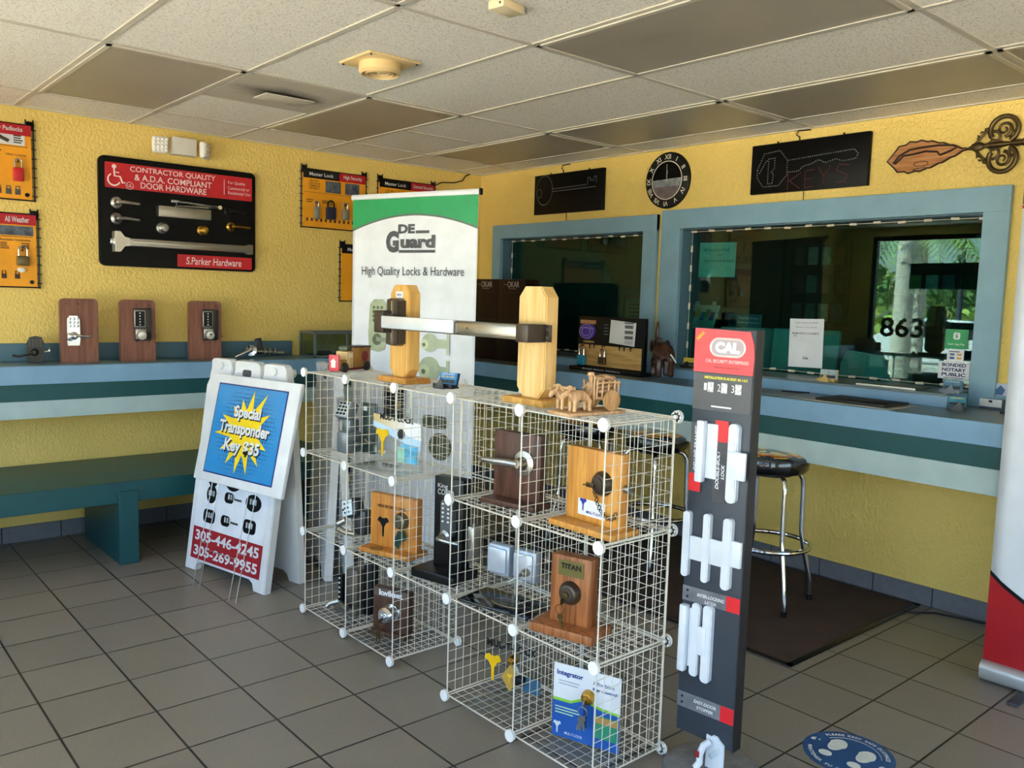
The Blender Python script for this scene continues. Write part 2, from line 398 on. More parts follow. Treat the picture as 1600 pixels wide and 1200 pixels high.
# service windows: painted frame, tinted glass
def service_window(name, ya, yb, ia, ib, zt, izt):
    e = setting(name); f = MB()
    bx(-.03, -.001, ya, ia, .985 if ya < -3.9 else 1.03, zt, .002, f); bx(-.03, -.001, ib, yb, 1.03, zt, .002, f); bx(-.031, -.001, ya, yb, izt, zt, .002, f)
    f.build('window_frame', BLUE, e, smooth=False)
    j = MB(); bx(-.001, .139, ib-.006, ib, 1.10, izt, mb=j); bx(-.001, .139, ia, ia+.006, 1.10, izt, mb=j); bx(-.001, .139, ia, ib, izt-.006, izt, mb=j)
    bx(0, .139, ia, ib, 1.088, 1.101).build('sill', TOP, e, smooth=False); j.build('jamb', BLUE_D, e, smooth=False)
    g = bx(.085, .093, ia+.004, ib-.004, 1.092, izt-.004); g.build('glass_pane', SERVICE_GLASS, e, smooth=False); return e
service_window('window_1', -1.867, -.20, -1.752, -.298, 2.052, 1.948)
service_window('window_2', -3.955, -1.905, -3.838, -2.056, 2.072, 1.953)

# counters
def ext(name, label, loc=(0, 0, 0)): return thing(name, label, 'counter', loc)
c = thing('service_counter', 'long blue and teal banded counter under the two tinted service windows', 'counter', (-.3, -2.5, 0))
o = Matrix.Translation((.3, 2.5, 0))
bx(-.60, -.001, -5.0, -.002, RZ-.02, RZ, .002).build('countertop', TOP, c, o, smooth=False)
bx(-.615, -.585, -5.0, -.33, RZ-.098, RZ-.001, .002).build('fascia_band', FASC, c, o, smooth=False)
bx(-.608, -.585, -5.0, -.33, RZ-.19, RZ-.098, .001).build('fascia_band', TEAL, c, o, smooth=False, label='dark teal middle band')
bx(-.615, -.585, -5.0, -.33, RZ-.30, RZ-.19, .002).build('fascia_band', PALE, c, o, smooth=False, label='pale grey blue lower band')
bx(-.25, -.001, -3.835, -.01, RZ, 1.094, .002).build('riser', FASC, c, o, smooth=False)
bx(-.256, -.001, -3.83, -2.062, 1.088, 1.101, .001).build('ledge', TOP, c, o, smooth=False)
bx(-.256, -.001, -1.745, -.302, 1.088, 1.101, .001).build('ledge', TOP, c, o, smooth=False)
c = thing('display_counter', 'blue and teal banded counter with low backsplash along the left wall', 'counter', (-2.8, -.17, 0))
o = Matrix.Translation((2.8, .17, 0))
bx(X0+.001, -.617, -.33, -.002, CZ-.02, CZ, .002).build('countertop', mat('#6A8896', .3), c, o, smooth=False)
bx(X0+.001, -.62, -.345, -.315, CZ-.10, CZ-.001, .002).build('fascia_band', FASC, c, o, smooth=False)
bx(X0+.001, -.62, -.338, -.315, CZ-.19, CZ-.10, .001).build('fascia_band', TEAL, c, o, smooth=False, label='dark teal middle band')
bx(X0+.001, -.62, -.345, -.315, CZ-.285, CZ-.19, .002).build('fascia_band', PALE, c, o, smooth=False, label='pale grey blue lower band')
struct('trim_2', bx(X0+.001, -1.655, -.022, -.001, CZ+.001, 1.148, .002), BLUE_D)
c = thing('waiting_bench', 'teal painted bench below the left wall counter', 'bench', (-3.2, -.38, 0))
o = Matrix.Translation((3.2, .38, 0))
bx(X0+.3, -1.6, -.76, -.016, .40, .448, .003).build('seat', mat('#16575B', .4), c, o, smooth=False)
bx(X0+.3, -1.6, -.765, -.735, .335, .449, .003).build('apron', TEAL, c, o, smooth=False)
for x in (-3.02, -1.75): bx(x, x+.10, -.78, -.10, 0, .40, .003).build('leg', TEAL, c, o, smooth=False)
bx(-5.0, -4.9, -.78, -.10, 0, .40, .003).build('leg', TEAL, c, o, smooth=False)

# ------------------------------------------------------------------ outdoors, seen mirrored in the service glass
struct('ground', bx(-90, X0-.15, -40, 60, -.3, -.14), mat('#A9A296', .9, var=.12, scale=1.5))
struct('sidewalk', bx(-8.2, X0-.15, -20, 20, -.14, -.03), mat('#C8C1B2', .9, var=.08, scale=2))
struct('road', bx(-34, -22, -40, 60, -.14, -.135), mat('#57575A', .9, var=.12, scale=2))
TRUNK = wood('#C9C2B4', '#A39B8C', 4, .9, 'X', 10); FROND = mat('#7E9B4C', .6, var=.3, scale=3)
def palm(x, y, r, h, label):
    t = thing('palm_tree', label, 'tree', (x, y, -.14))
    m = MB(); m.lathe([(r*1.35, 0), (r*1.1, .35), (r, 1.2), (r*.92, h*.6), (r*.8, h)], 18)
    for k in range(int(h/.16)): m.lathe([(r*1.02*(1-.2*k*.16/h), 0), (r*1.06*(1-.2*k*.16/h), .02), (r*1.02*(1-.2*k*.16/h), .04)], 18, (0, 0, .5+k*.16)) if .5+k*.16 < h else None
    m.build('trunk', TRUNK, t)
    for k in range(14):
        a = 2*PI*k/14+random.uniform(-.2, .2); L = random.uniform(1.5, 2.1); m = MB(); q = []
        for i in range(11):
            u = i/10; q.append(Vector((math.cos(a)*L*u, math.sin(a)*L*u, h+.15+.75*u-1.75*u*u)))
        m.tube(q, [.02*(1-.8*i/10) for i in range(11)], 5)
        sd = Vector((-math.sin(a), math.cos(a), 0))
        for i in range(1, 11):
            for j in (0, .5):
                for s in (-1, 1):
                    p = q[i].lerp(q[i-1], j); l = .55*math.sin(PI*min(1, .2+i/13)); d = (sd*s*.8+(q[i]-q[i-1]).normalized()*.55+Vector((0, 0, -.45))).normalized()
                    w = (q[i]-q[i-1]).normalized()*.025
                    m.sheet([[p-w, p+w], [p+d*l*.6-w*.8, p+d*l*.6+w*.8], [p+d*l, p+d*l+w*.1]])
        m.build('frond', FROND, t)
palm(-9.0, .72, .15, 5.2, 'tall grey palm trunk on the sidewalk, nearer one mirrored in the glass')
palm(-12.2, 1.9, .13, 3.1, 'shorter palm with drooping fronds mirrored beside the nearer trunk')
LEAF = mat('#5F7F42', .7, var=.35, scale=2.5); LEAF2 = mat('#9AAE52', .7, var=.3, scale=2.5)
def tree(x, y, h, w, m_, label):
    t = thing('leafy_tree', label, 'tree', (x, y, -.14), 0, 'roadside trees')
    MB().lathe([(.22, 0), (.16, h*.3), (.1, h*.6)], 10).build('trunk', TRUNK, t)
    m = MB()
    for k in range(240):
        a, b, r = random.uniform(0, 2*PI), math.acos(random.uniform(-1, 1)), random.uniform(.55, 1)
        c = Vector((w*r*math.sin(b)*math.cos(a), w*r*math.sin(b)*math.sin(a), h*.62+h*.38*r*math.cos(b)))
        for j in range(5):
            d = Vector((random.gauss(0, 1), random.gauss(0, 1), random.gauss(0, 1))).normalized(); e = d.orthogonal().normalized(); p = c+d*random.uniform(0, .4)
            m.sheet([[p-e*.16, p+d*.2], [p-d*.2, p+e*.16]])
    m.build('crown', m_, t, smooth=False)
for i, (x, y, h, w, m_) in enumerate(((-40, 11, 4.2, 2.6, LEAF), (-42, 3.2, 3.6, 2.4, LEAF2), (-41, 19, 4.4, 2.9, LEAF), (-49, 14.5, 4.4, 2.9, LEAF2), (-40, 26, 4.2, 2.8, LEAF), (-41, -4, 3.8, 2.6, LEAF), (-50, 23, 4.6, 3, LEAF2))):
    tree(x, y, h, w, m_, 'round leafy tree across the road, mirrored in the service glass')
hg = MB()
for k in range(1500):
    p = Vector((random.uniform(-37, -35.6), random.uniform(-12, 34), random.uniform(0, 1.5)))
    d = Vector((random.gauss(0, 1), random.gauss(0, 1), random.gauss(0, 1))).normalized(); e = d.orthogonal().normalized()
    hg.sheet([[p-e*.22, p+d*.28], [p-d*.28, p+e*.22]])
hgo = hg.build('hedge', LEAF2, smooth=False); hgo['kind'] = 'stuff'; tag(hgo, 'yellow green hedge running along the far side of the road', 'hedge')
TYRE = mat('#17171A', .8); CGL = mat('#20282E', .08, spec=.8)
def car(x, y, rz, color, label):
    t = thing('parked_car', label, 'car', (x, y, -.14), rz, 'cars parked outside')
    prof = [(-2.2, .35), (-2.2, .75), (-2.0, .88), (-1.35, .95), (-.75, 1.42), (.7, 1.46), (1.35, 1.0), (2.05, .86), (2.22, .62), (2.2, .35)]
    MB().prism(prof, -.85, .85, .05).build('body', mat(color, .25, .1, coat=1), t)
    for y_ in (-.856, .85):
        MB().prism([(-1.15, .98), (-.68, 1.36), (-.05, 1.38), (-.05, .98)], y_, y_+.006).build('side_window', CGL, t)
        MB().prism([(.02, .98), (.02, 1.38), (.62, 1.38), (1.12, 1.0)], y_, y_+.006).build('side_window', CGL, t)
    for x_ in (-1.4, 1.4):
        for s in (-.8, .8):
            w = MB(); w.cyl((x_, s-.1, .33), (x_, s+.1, .33), .33, n=24).build('wheel', TYRE, t)
    for x_ in ((-1.28, -.78), (.76, 1.3)):
        z = (1.0, 1.42); a = (x_[0], x_[1])
        m = MB(); p0, p1 = ((a[0], z[0]), (a[1], z[1])) if a[0] < 0 else ((a[1], z[0]+.02), (a[0], z[1]))
        m.sheet([[(p0[0]-.02*math.copysign(1, -a[0]), -.72, p0[1]+.02), (p0[0]-.02*math.copysign(1, -a[0]), .72, p0[1]+.02)], [(p1[0]+(-.03 if a[0] < 0 else .03), -.66, p1[1]), (p1[0]+(-.03 if a[0] < 0 else .03), .66, p1[1])]]).build('windscreen', CGL, t)
car(-17.5, 3.6, 80, '#E8E9EA', 'white parked car mirrored in the right of the service glass')
car(-16.5, 8.6, 80, '#3A6E78', 'teal parked car mirrored beside the white one')
car(-19.5, -1.6, 80, '#8C9096', 'silver parked car mirrored near the dark header sign')
t = thing('light_pole', 'tall parking lot light pole mirrored above the dark sign', 'lamp', (-26, 6.6, -.14))
MB().cyl((0, 0, 0), (0, 0, 7.4), .09, .06).build('pole', DGREY, t); MB().box((.4, 0, 7.35), (.9, .25, .12), .03).build('lamp_head', DGREY, t)

# ------------------------------------------------------------------ ceiling fixtures
LENS = mat('#A29A8B', .35, var=.10, scale=1.2, bump=.25, bscale=220)
def ceiling_light(x, y, label):
    t = thing('ceiling_light', label, 'ceiling light', (x, y, HC), 0, 'recessed ceiling light panels')
    f = MB(); w, l = .585, 1.195
    for s in (-1, 1):
        f.box((s*(w/2-.01), 0, -.005), (.02, l, .010)); f.box((0, s*(l/2-.01), -.005), (w, .02, .010))
    f.build('frame', mat('#C9C2B4', .4), t, smooth=False)
    MB().box((0, 0, -.004), (w-.04, l-.04, .004)).build('diffuser', LENS, t, smooth=False)
cx = lambda i: -3.3083+.6096*(i+.5); cy = lambda j: -.4849-1.2192*(j+.5)
for i, j, l in ((0, 0, 'unlit ceiling light panel above the black door hardware board'), (2, 0, 'unlit ceiling light panel above the green and white banner'),
                (4, 0, 'unlit ceiling light panel nearest the room corner'), (4, 1, 'unlit ceiling light panel above the round clock'),
                (4, 2, 'unlit ceiling light panel above the KEYS sign'), (4, 3, 'unlit ceiling light panel above the ornate metal key'),
                (2, 2, 'large unlit ceiling light panel beside the small cream detector box'), (0, 2, 'unlit ceiling light panel cut by the top picture edge')):
    ceiling_light(cx(i), cy(j), l)
t = thing('return_air_vent', 'dust stained square ceiling vent with a pale deflector plate', 'vent', (cx(1), -1.396, HC))
m = bpy.data.materials.new('dusty_perforated'); m.use_nodes = True
nt = m.node_tree; N = nt.nodes.new; L = nt.links; b = nt.nodes['Principled BSDF']
tc = N('ShaderNodeTexCoord'); mp = N('ShaderNodeMapping'); mp.inputs['Scale'].default_value = (4.2, 7.5, 1); L.new(tc.outputs['Object'], mp.inputs[0])
ns = N('ShaderNodeTexNoise'); ns.inputs['Scale'].default_value = 1.3; ns.inputs['Detail'].default_value = 3; L.new(mp.outputs[0], ns.inputs[0])
ln = N('ShaderNodeVectorMath'); ln.operation = 'LENGTH'; L.new(mp.outputs[0], ln.inputs[0])
ad = N('ShaderNodeMath'); ad.operation = 'ADD'; L.new(ln.outputs['Value'], ad.inputs[0]); L.new(ns.outputs['Fac'], ad.inputs[1])
r = N('ShaderNodeValToRGB'); r.color_ramp.elements[0].position = .85/2; r.color_ramp.elements[1].position = 1.7/2
r.color_ramp.elements[0].color = lin('#5E564D'); r.color_ramp.elements[1].color = lin('#BBB2A3')
hf = N('ShaderNodeMath'); hf.operation = 'MULTIPLY'; hf.inputs[1].default_value = .5; L.new(ad.outputs[0], hf.inputs[0]); L.new(hf.outputs[0], r.inputs[0])
L.new(r.outputs[0], b.inputs['Base Color']); b.inputs['Roughness'].default_value = .8
MB().box((0, 0, -.003), (.585, .585, .006)).build('grille_plate', m, t, smooth=False)
m = MB(); m.box((.02, .02, -.022), (.26, .15, .006), .002); m.cyl((.02, .02, -.02), (.02, .02, -.004), .02); m.build('deflector_plate', mat('#C4BCAE', .6), t)
t = thing('round_ceiling_diffuser', 'cream round air diffuser on a square ceiling plate', 'vent', (-2.37, -2.27, HC))
CREAM = mat('#E3C78F', .4)
MB().box((0, 0, -.005), (.25, .25, .010), .003).build('mounting_plate', CREAM, t)
MB().lathe([(.088, -.008), (.09, -.045), (.078, -.055), (.074, -.046), (.078, -.01)], 40).build('outer_ring', CREAM, t)
for k, r_ in enumerate((.060, .043, .027)): MB().lathe([(r_, -.012), (r_, -.055+.003*k), (r_-.006, -.055+.003*k), (r_-.008, -.012)], 36).build('inner_ring', CREAM, t)
MB().lathe([(.012, -.010), (.012, -.05), (.004, -.052)], 20).build('hub', CREAM, t)
m = MB()
for a in ((1, 1), (1, -1), (-1, 1), (-1, -1)): MB().ball((.112*a[0], .112*a[1], -.011), .005).build('screw', DGREY, t)
t = thing('smoke_detector', 'small cream rectangular detector box on the ceiling', 'detector', (-2.455, -3.2, HC), 8)
MB().box((0, 0, -.014), (.11, .07, .028), .005).build('housing', mat('#DCCBA6', .5), t); MB().cyl((-.053, -.02, -.014), (-.0565, -.02, -.014), .004).build('test_button', DGREY, t)

# ------------------------------------------------------------------ hardware pieces shared by many displays
def rose_lever(p, x, z, y, L, m, d=1, r=.033, name='lever_handle'):
    b = MB(); b.lathe([(r*1.05, 0), (r, .008), (r*.55, .014), (r*.42, .045), (r*.3, .05)], 28, (x, y, z), (0, -1, 0))
    b.tube([(x, y-.045, z), (x+d*L*.25, y-.052, z+.002), (x+d*L*.7, y-.05, z-.001), (x+d*L, y-.045, z-.002)], [r*.3, r*.33, r*.28, r*.22], 10)
    return b.build(name, m, p)
def knob(p, x, z, y, m, r=.028, name='door_knob'):
    return MB().lathe([(r*1.15, 0), (r*1.05, .006), (r*.5, .012), (r*.45, .025), (r*.95, .038), (r, .05), (r*.7, .062), (r*.2, .065)], 28, (x, y, z), (0, -1, 0)).build(name, m, p)
def deadbolt(p, x, z, y, m, r=.032, name='lock_cylinder'):
    o = MB().lathe([(r*1.1, 0), (r*1.1, .006), (r*.85, .022), (r*.6, .026), (r*.6, .030), (r*.2, .031)], 30, (x, y, z), (0, -1, 0)).build(name, m, p)
    return o
def keys_hanging(p, x, z, y, m=BRASS, n=2):
    b = MB(); b.box((x, y-.012, z), (.003, .022, .02), .001)
    b.tube([(x+.016*math.sin(a), y-.025, z-.022+.016*math.cos(a)) for a in [2*PI*i/14 for i in range(14)]], .0012, 5, True)
    for k in range(n):
        a = (-.18, .12, .3)[k]; Mk = Matrix.Translation((x, y-.025-.003*k, z-.036)) @ Matrix.Rotation(a, 4, 'Y')
        b._add(MB().prism(circ(.010, 14, 0, -.010)+[], -.001, .001).bm, Mk); b._add(MB().prism([(-.004, -.018), (.004, -.018), (.004, -.034), (.002, -.038), (.004, -.042), (0, -.05), (-.004, -.046)], -.001, .001).bm, Mk)
    return b.build('key_bunch', m, p)
def padlock(label, loc, w, h, body, rotz=0, shackle=CHROME, sh=.9, group=None):
    t = thing('padlock', label, 'padlock', loc, rotz, group)
    MB().box((0, 0, -h/2), (w, w*.5, h), w*.12).build('lock_body', body, t)
    r = w*.34; q = [(-r, 0, -.004), (-r, 0, h*sh*.55)]+[(-r*math.cos(PI*i/10), 0, h*sh*.55+r*math.sin(PI*i/10)) for i in range(1, 10)]+[(r, 0, h*sh*.55), (r, 0, -.004)]
    MB().tube(q, w*.085, 10).build('shackle', shackle, t); return t
def hook(p, x, z, y): MB().tube([(x, y, z), (x, y-.018, z-.001), (x, y-.022, z+.008)], .0035, 6).build('hook', BLACK, p)

# ------------------------------------------------------------------ left wall
t = thing('emergency_light', 'white twin head emergency light mounted above the black hardware board', 'emergency light', (-2.41, -.001, 2.36))
MB().box((.01, -.035, -.002), (.15, .07, .105), .006).build('housing', mat('#DAD6CC', .45), t)
for s, a in ((-1, .25), (1, .9)):
    Mh = Matrix.Translation((s*.135, -.06, -.01)) @ Matrix.Rotation(s*a if s > 0 else -.15, 4, 'Z')
    h = MB(); h.box((0, 0, 0), (.095, .04, .10), .015, seg=3); o_ = h.build('lamp_head', mat('#E7E4DD', .35), t, Mh)
    l = MB()
    for i in range(4):
        for j in range(4): l.ball((-.033+.022*i, -.021, -.033+.022*j), .0085, (1, .5, 1), 10)
    l.build('lens_cluster', mat('#F3F2EE', .1, spec=.9), o_, Mh)

t = thing('door_hardware_board', 'large black board of mounted door hardware with red header', 'display board', (-2.407, -.001, 1.93))
B0 = Vector((-2.407, 0, 1.93))
lx = lambda x: x+2.407
lz = lambda z: z-1.93
MB().prism(rrect(.965, .645, .035), -.032, 0, .006).build('board', mat('#070708', .5, spec=.2), t)
hd = MB().prism(rrect(.905, .148, .008), -.0355, -.032).build('header_panel', RED, t, Matrix.Translation((lx(-2.404), 0, lz(2.142))))
text('header_lettering', [('CONTRACTOR QUALITY', lx(-2.455), lz(2.186), .52, .037), ('& A.D.A. COMPLIANT', lx(-2.455), lz(2.142), .47, .037), ('DOOR HARDWARE', lx(-2.455), lz(2.098), .40, .037),
     ('For Quality', lx(-2.055), lz(2.172), .115, .024, {'bold': 0}), ('Commercial or', lx(-2.042), lz(2.140), .145, .02, {'bold': 0}), ('Residential Use', lx(-2.038), lz(2.110), .15, .02, {'bold': 0}), ('UL', lx(-2.718), lz(2.088), .026, .018)], mat('#F3DCDC', .4), hd, -.0362)
wc = MB()                                              # wheelchair pictogram
wc.prism(circ(.013, 14, lx(-2.805), lz(2.192)), -.0362, -.0356)
wc.tube([(lx(-2.805), -.036, lz(2.178)), (lx(-2.803), -.036, lz(2.138)), (lx(-2.772), -.036, lz(2.136)), (lx(-2.758), -.036, lz(2.100)), (lx(-2.745), -.036, lz(2.104))], .0055, 6)
wc.tube([(lx(-2.803), -.036, lz(2.160)), (lx(-2.778), -.036, lz(2.158))], .004, 6)
wc.tube([(lx(-2.806)+.034*math.cos(a), -.036, lz(2.116)+.034*math.sin(a)) for a in [math.radians(d) for d in range(120, 340, 12)]], .005, 6)
wc.tube([(lx(-2.718)+.021*math.cos(a), -.036, lz(2.088)+.021*math.sin(a)) for a in [2*PI*i/24 for i in range(24)]], .0014, 5, True)
bx(lx(-2.14), lx(-2.137), -.0362, -.0356, lz(2.095), lz(2.19), mb=wc); wc.build('pictogram', mat('#F3DCDC', .4), hd)
ft = MB().prism(rrect(.485, .077, .006), -.0355, -.032).build('brand_panel', RED, t, Matrix.Translation((lx(-2.196), 0, lz(1.66))))
text('brand_lettering', [('S.Parker Hardware', lx(-2.205), lz(1.661), .36, .046, {'bold': .004, 'shear': .12})], mat('#F6E6E6', .4), ft, -.0362)
rose_lever(t, lx(-2.795), lz(1.982), -.032, .12, SATIN); rose_lever(t, lx(-2.796), lz(1.888), -.032, .12, STEEL)
rose_lever(t, lx(-2.096), lz(1.893), -.032, .115, BRASS, r=.03); rose_lever(t, lx(-2.116), lz(1.986), -.032, .11, BLACK, r=.026)
knob(t, lx(-2.532), lz(1.852), -.032, STEEL, .031); knob(t, lx(-2.284), lz(1.856), -.032, BRASS, .029)
dc = MB().box((lx(-2.405), -.06, lz(1.951)), (.325, .055, .066), .004).build('door_closer', SATIN, t)
a = MB(); a.tube([(lx(-2.46), -.07, lz(1.985)), (lx(-2.45), -.07, lz(2.018)), (lx(-2.19), -.07, lz(2.008))], .006, 8); a.box((lx(-2.465), -.07, lz(2.018)), (.05, .02, .018), .004)
a.tube([(lx(-2.45), -.06, lz(1.992)), (lx(-2.18), -.06, lz(2.0))], .006, 8); a.cyl((lx(-2.185), -.05, lz(2.005)), (lx(-2.185), -.085, lz(2.005)), .013); a.build('closer_arm', CHROME, dc)
pb = MB(); bx(lx(-2.735), lx(-1.975), -.085, -.04, lz(1.729), lz(1.775), .004, pb); bx(lx(-2.72), lx(-2.0), -.09, -.08, lz(1.742), lz(1.764), .002, pb); bx(lx(-2.0), lx(-1.962), -.08, -.032, lz(1.72), lz(1.784), .004, pb)
eb = pb.build('exit_bar', SATIN, t)
MB().prism([(lx(-2.822), lz(1.692)), (lx(-2.79), lz(1.692)), (lx(-2.765), lz(1.725)), (lx(-2.735), lz(1.728)), (lx(-2.735), lz(1.775)), (lx(-2.765), lz(1.78)), (lx(-2.79), lz(1.812)), (lx(-2.822), lz(1.812))], -.095, -.032, .004).build('latch_case', mat('#CFCBC2', .3, .7), eb)
MB().box((lx(-2.83), -.06, lz(1.752)), (.025, .03, .035), .003).build('latch_bolt', CHROME, eb)

ORG = mat('#EFA21C', .5); ORG2 = mat('#F3B23A', .5); LRED = mat('#B5121F', .45); PRT = mat('#3C2A1C', .6); PICT = mat('#4C5560', .5, var=.6, scale=30)
def padlock_board(x0, x1, z0, z1, label, title, black_part, title_x, title_w, left_frame=True):
    w, h = x1-x0, z1-z0; t = thing('padlock_display_panel', label, 'display panel', ((x0+x1)/2, -.002, (z0+z1)/2), 0, 'yellow padlock display panels')
    MB().box((0, -.014, 0), (w, .006, h)).build('printed_panel', ORG, t, smooth=False)
    hh = .058; hdr = MB().box((0, -.0185, h/2-hh/2), (w, .003, hh)).build('header_strip', LRED, t, smooth=False)
    if black_part: MB().box((-w*.22, -.0205, h/2-hh/2), (w*.56, .001, hh)).build('black_header', BLACK, hdr, smooth=False)
    text('header_lettering', [(title, title_x, h/2-hh/2, title_w, .032)], WHITE, hdr, -.0216)
    if black_part: text('brand_lettering', [('Master Lock', -w*.22, h/2-hh/2, w*.38, .024)], WHITE, hdr, -.0216)
    f = MB()
    for s in (-1, 1):
        if s < 0 and not left_frame: continue
        xx = s*(w/2+.012); f.tube([(xx, -.01, -h/2-.01), (xx, -.01, h/2+.035)], .004, 6); f.tube([(xx-s*.038, -.012, h/2-.05), (xx-s*.038, -.012, h/2+.035)], .004, 6)
        for k in range(8): zz = -h/2+.02+k*(h-.04)/7; f.tube([(xx-s*.03, -.01, zz), (xx+s*.014, -.01, zz)], .003, 5)
        f.box((xx-s*.02, -.012, h/2+.0), (.038, .014, .05), .003)
    f.tube([(-w/2-.012, -.01, -h/2-.005), (w/2+.018, -.01, -h/2-.005)], .004, 6); f.tube([(-w/2-.012, -.008, h/2+.004), (w/2+.018, -.008, h/2+.004)], .004, 6)
    f.build('wire_frame', BLACK, t)
    MB().cyl((w/2-.028, -.017, -h/2+.025), (w/2-.028, -.024, -h/2+.025), .011).build('push_pin', BLACK, t)
    return t, w, h
SILV = mat('#B9B7B0', .3, .8); DKL = mat('#3A352C', .35, .6); NAV = mat('#1B2440', .35)
t, w, h = padlock_board(-3.80, -3.235, 1.955, 2.36, 'yellow padlock display panel with red safety padlock, upper left of the wall', 'Safety Padlocks', False, .155, .17, False)
m = MB(); bx(.095, .25, -.0185, -.0172, .09, .153, mb=m); m.build('printed_card', WHITE, t, smooth=False)
m = MB(); m.tube([(.11, -.019, .14), (.14, -.019, .12), (.17, -.019, .108)], .010, 6); fakelines(m, .195, .243, .098, .147, 4, -.019, .55); fakelines(m, -.1, .18, .048, .075, 2, -.0176, .5); bx(-.2, .265, -.0178, -.0172, .081, .084, mb=m); m.build('small_print', PRT, t, smooth=False)
text('caption', [('Safety Lockout', .205, .036, .10, .016)], PRT, t, -.0178); hook(t, .212, -.002, -.017); hook(t, .03, -.002, -.017)
m = MB()
for k, q in enumerate((-.12, -.02, .115, .165, .21)): m.box((q, -.0178, -.165), (.028, .001, .03)); m.tube([(q-.009, -.018, -.15), (q-.009, -.018, -.135), (q+.009, -.018, -.135), (q+.009, -.018, -.15)], .003, 5)
m.build('printed_padlocks', mat('#4A4A46', .5, var=.5, scale=60), t)
c0 = Vector(t.location); padlock('red safety padlock hanging on the upper left yellow panel', c0+Vector((.212, -.032, -.032)), .05, .075, RED, 0, CHROME, .75)
padlock('grey laminated padlock hanging beside the red safety padlock', c0+Vector((.03, -.032, -.032)), .05, .07, SILV, 0, CHROME, .75)
t, w, h = padlock_board(-3.80, -3.222, 1.47, 1.87, 'yellow padlock display panel titled All Weather, lower left of the wall', 'All Weather', False, .195, .12, False)
m = MB(); bx(.11, .275, -.0185, -.0172, .083, .135, mb=m); m.build('printed_photo', PICT, t, smooth=False)
m = MB(); bx(-.2, .27, -.0178, -.0172, .074, .077, mb=m); bx(.092, .094, -.0178, -.0172, -.18, .07, mb=m); fakelines(m, .11, .155, .005, .045, 4, -.0176, .5); fakelines(m, .215, .262, .01, .045, 3, -.0176, .5)
for q in (.125, .19): m.box((q, -.0178, -.145), (.026, .001, .026)); m.tube([(q-.008, -.018, -.132), (q-.008, -.018, -.115), (q+.008, -.018, -.115), (q+.008, -.018, -.132)], .003, 5)
m.build('small_print', PRT, t, smooth=False); text('caption', [('Resettable Combination', .185, .058, .15, .013)], PRT, t, -.0178)
hook(t, .215, -.0, -.017); hook(t, .055, -.0, -.017)
c0 = Vector(t.location); padlock('brass bodied padlock hanging under the All Weather heading', c0+Vector((.217, -.032, -.03)), .062, .055, mat('#6E5F3B', .35, .5), 0, CHROME, 1.0)
padlock('silver padlock at the cut edge of the All Weather panel', c0+Vector((.055, -.032, -.03)), .05, .06, SILV, 0, CHROME, 1.0)
MB().ball((.21, -.024, -.108), .022, (1, .35, .7)).build('clear_sleeve', mat('#E8E4DA', .2), t)
t, w, h = padlock_board(-1.575, -1.085, 1.94, 2.33, 'yellow padlock display panel titled High Security, partly behind the banner', 'High Security', True, .14, .15)
m = MB(); bx(-.075, .045, -.0185, -.0172, .05, .13, mb=m); bx(.08, .195, -.0185, -.0172, .05, .13, mb=m); m.build('printed_photos', PICT, t, smooth=False)
text('caption', [('PROTECT', -.16, .120, .07, .012), ('HIGH VALUE', -.16, .103, .085, .012), ('COMMERCIAL', -.16, .086, .09, .012), ('PROPERTY', -.16, .069, .075, .012)], PRT, t, -.0178)
m = MB(); bx(-.24, .24, -.0178, -.0172, .04, .042, mb=m)
for k in range(13): m.box((-.215+.036*k, -.0178, -.145), (.014, .001, .022))
fakelines(m, -.22, -.16, -.03, -.005, 2, -.0176, .5); fakelines(m, -.1, -.04, -.03, -.005, 2, -.0176, .5); m.build('small_print', PRT, t, smooth=False)
for q in (-.15, -.04, .075): hook(t, q, -.03, -.017)
c0 = Vector(t.location)
padlock('tall silver padlock on the High Security panel', c0+Vector((-.15, -.032, -.055)), .042, .085, SILV, 0, CHROME, .5)
padlock('black shrouded padlock in the middle of the High Security panel', c0+Vector((-.04, -.032, -.05)), .07, .085, NAV, 0, BLACK, .4)
padlock('grey rounded padlock on the High Security panel beside the banner edge', c0+Vector((.075, -.032, -.055)), .055, .075, SILV, 0, CHROME, .6)
t, w, h = padlock_board(-.965, -.475, 1.94, 2.33, 'yellow padlock display panel titled General Security, mostly hidden by the banner', 'General Security', True, .14, .18)
text('caption', [('USE IN', -.16, .115, .06, .012), ('GENERAL', -.16, .098, .08, .012)], PRT, t, -.0178)
t, w, h = padlock_board(-1.272, -.78, 1.435, 1.83, 'yellow padlock display panel showing only its left frame beside the banner', 'Weather Tough', True, .14, .15)
o = MB().tube([(-.46, -.012, 2.335), (-.40, -.012, 2.365), (-.28, -.012, 2.375), (-.20, -.012, 2.40), (-.17, -.012, 2.44), (-.12, -.012, HC-.004)], .005, 6).build('wall_cable', mat('#4A3C1C', .6))
tag(o, 'thin brown cable drooping along the left wall near the corner', 'cable')

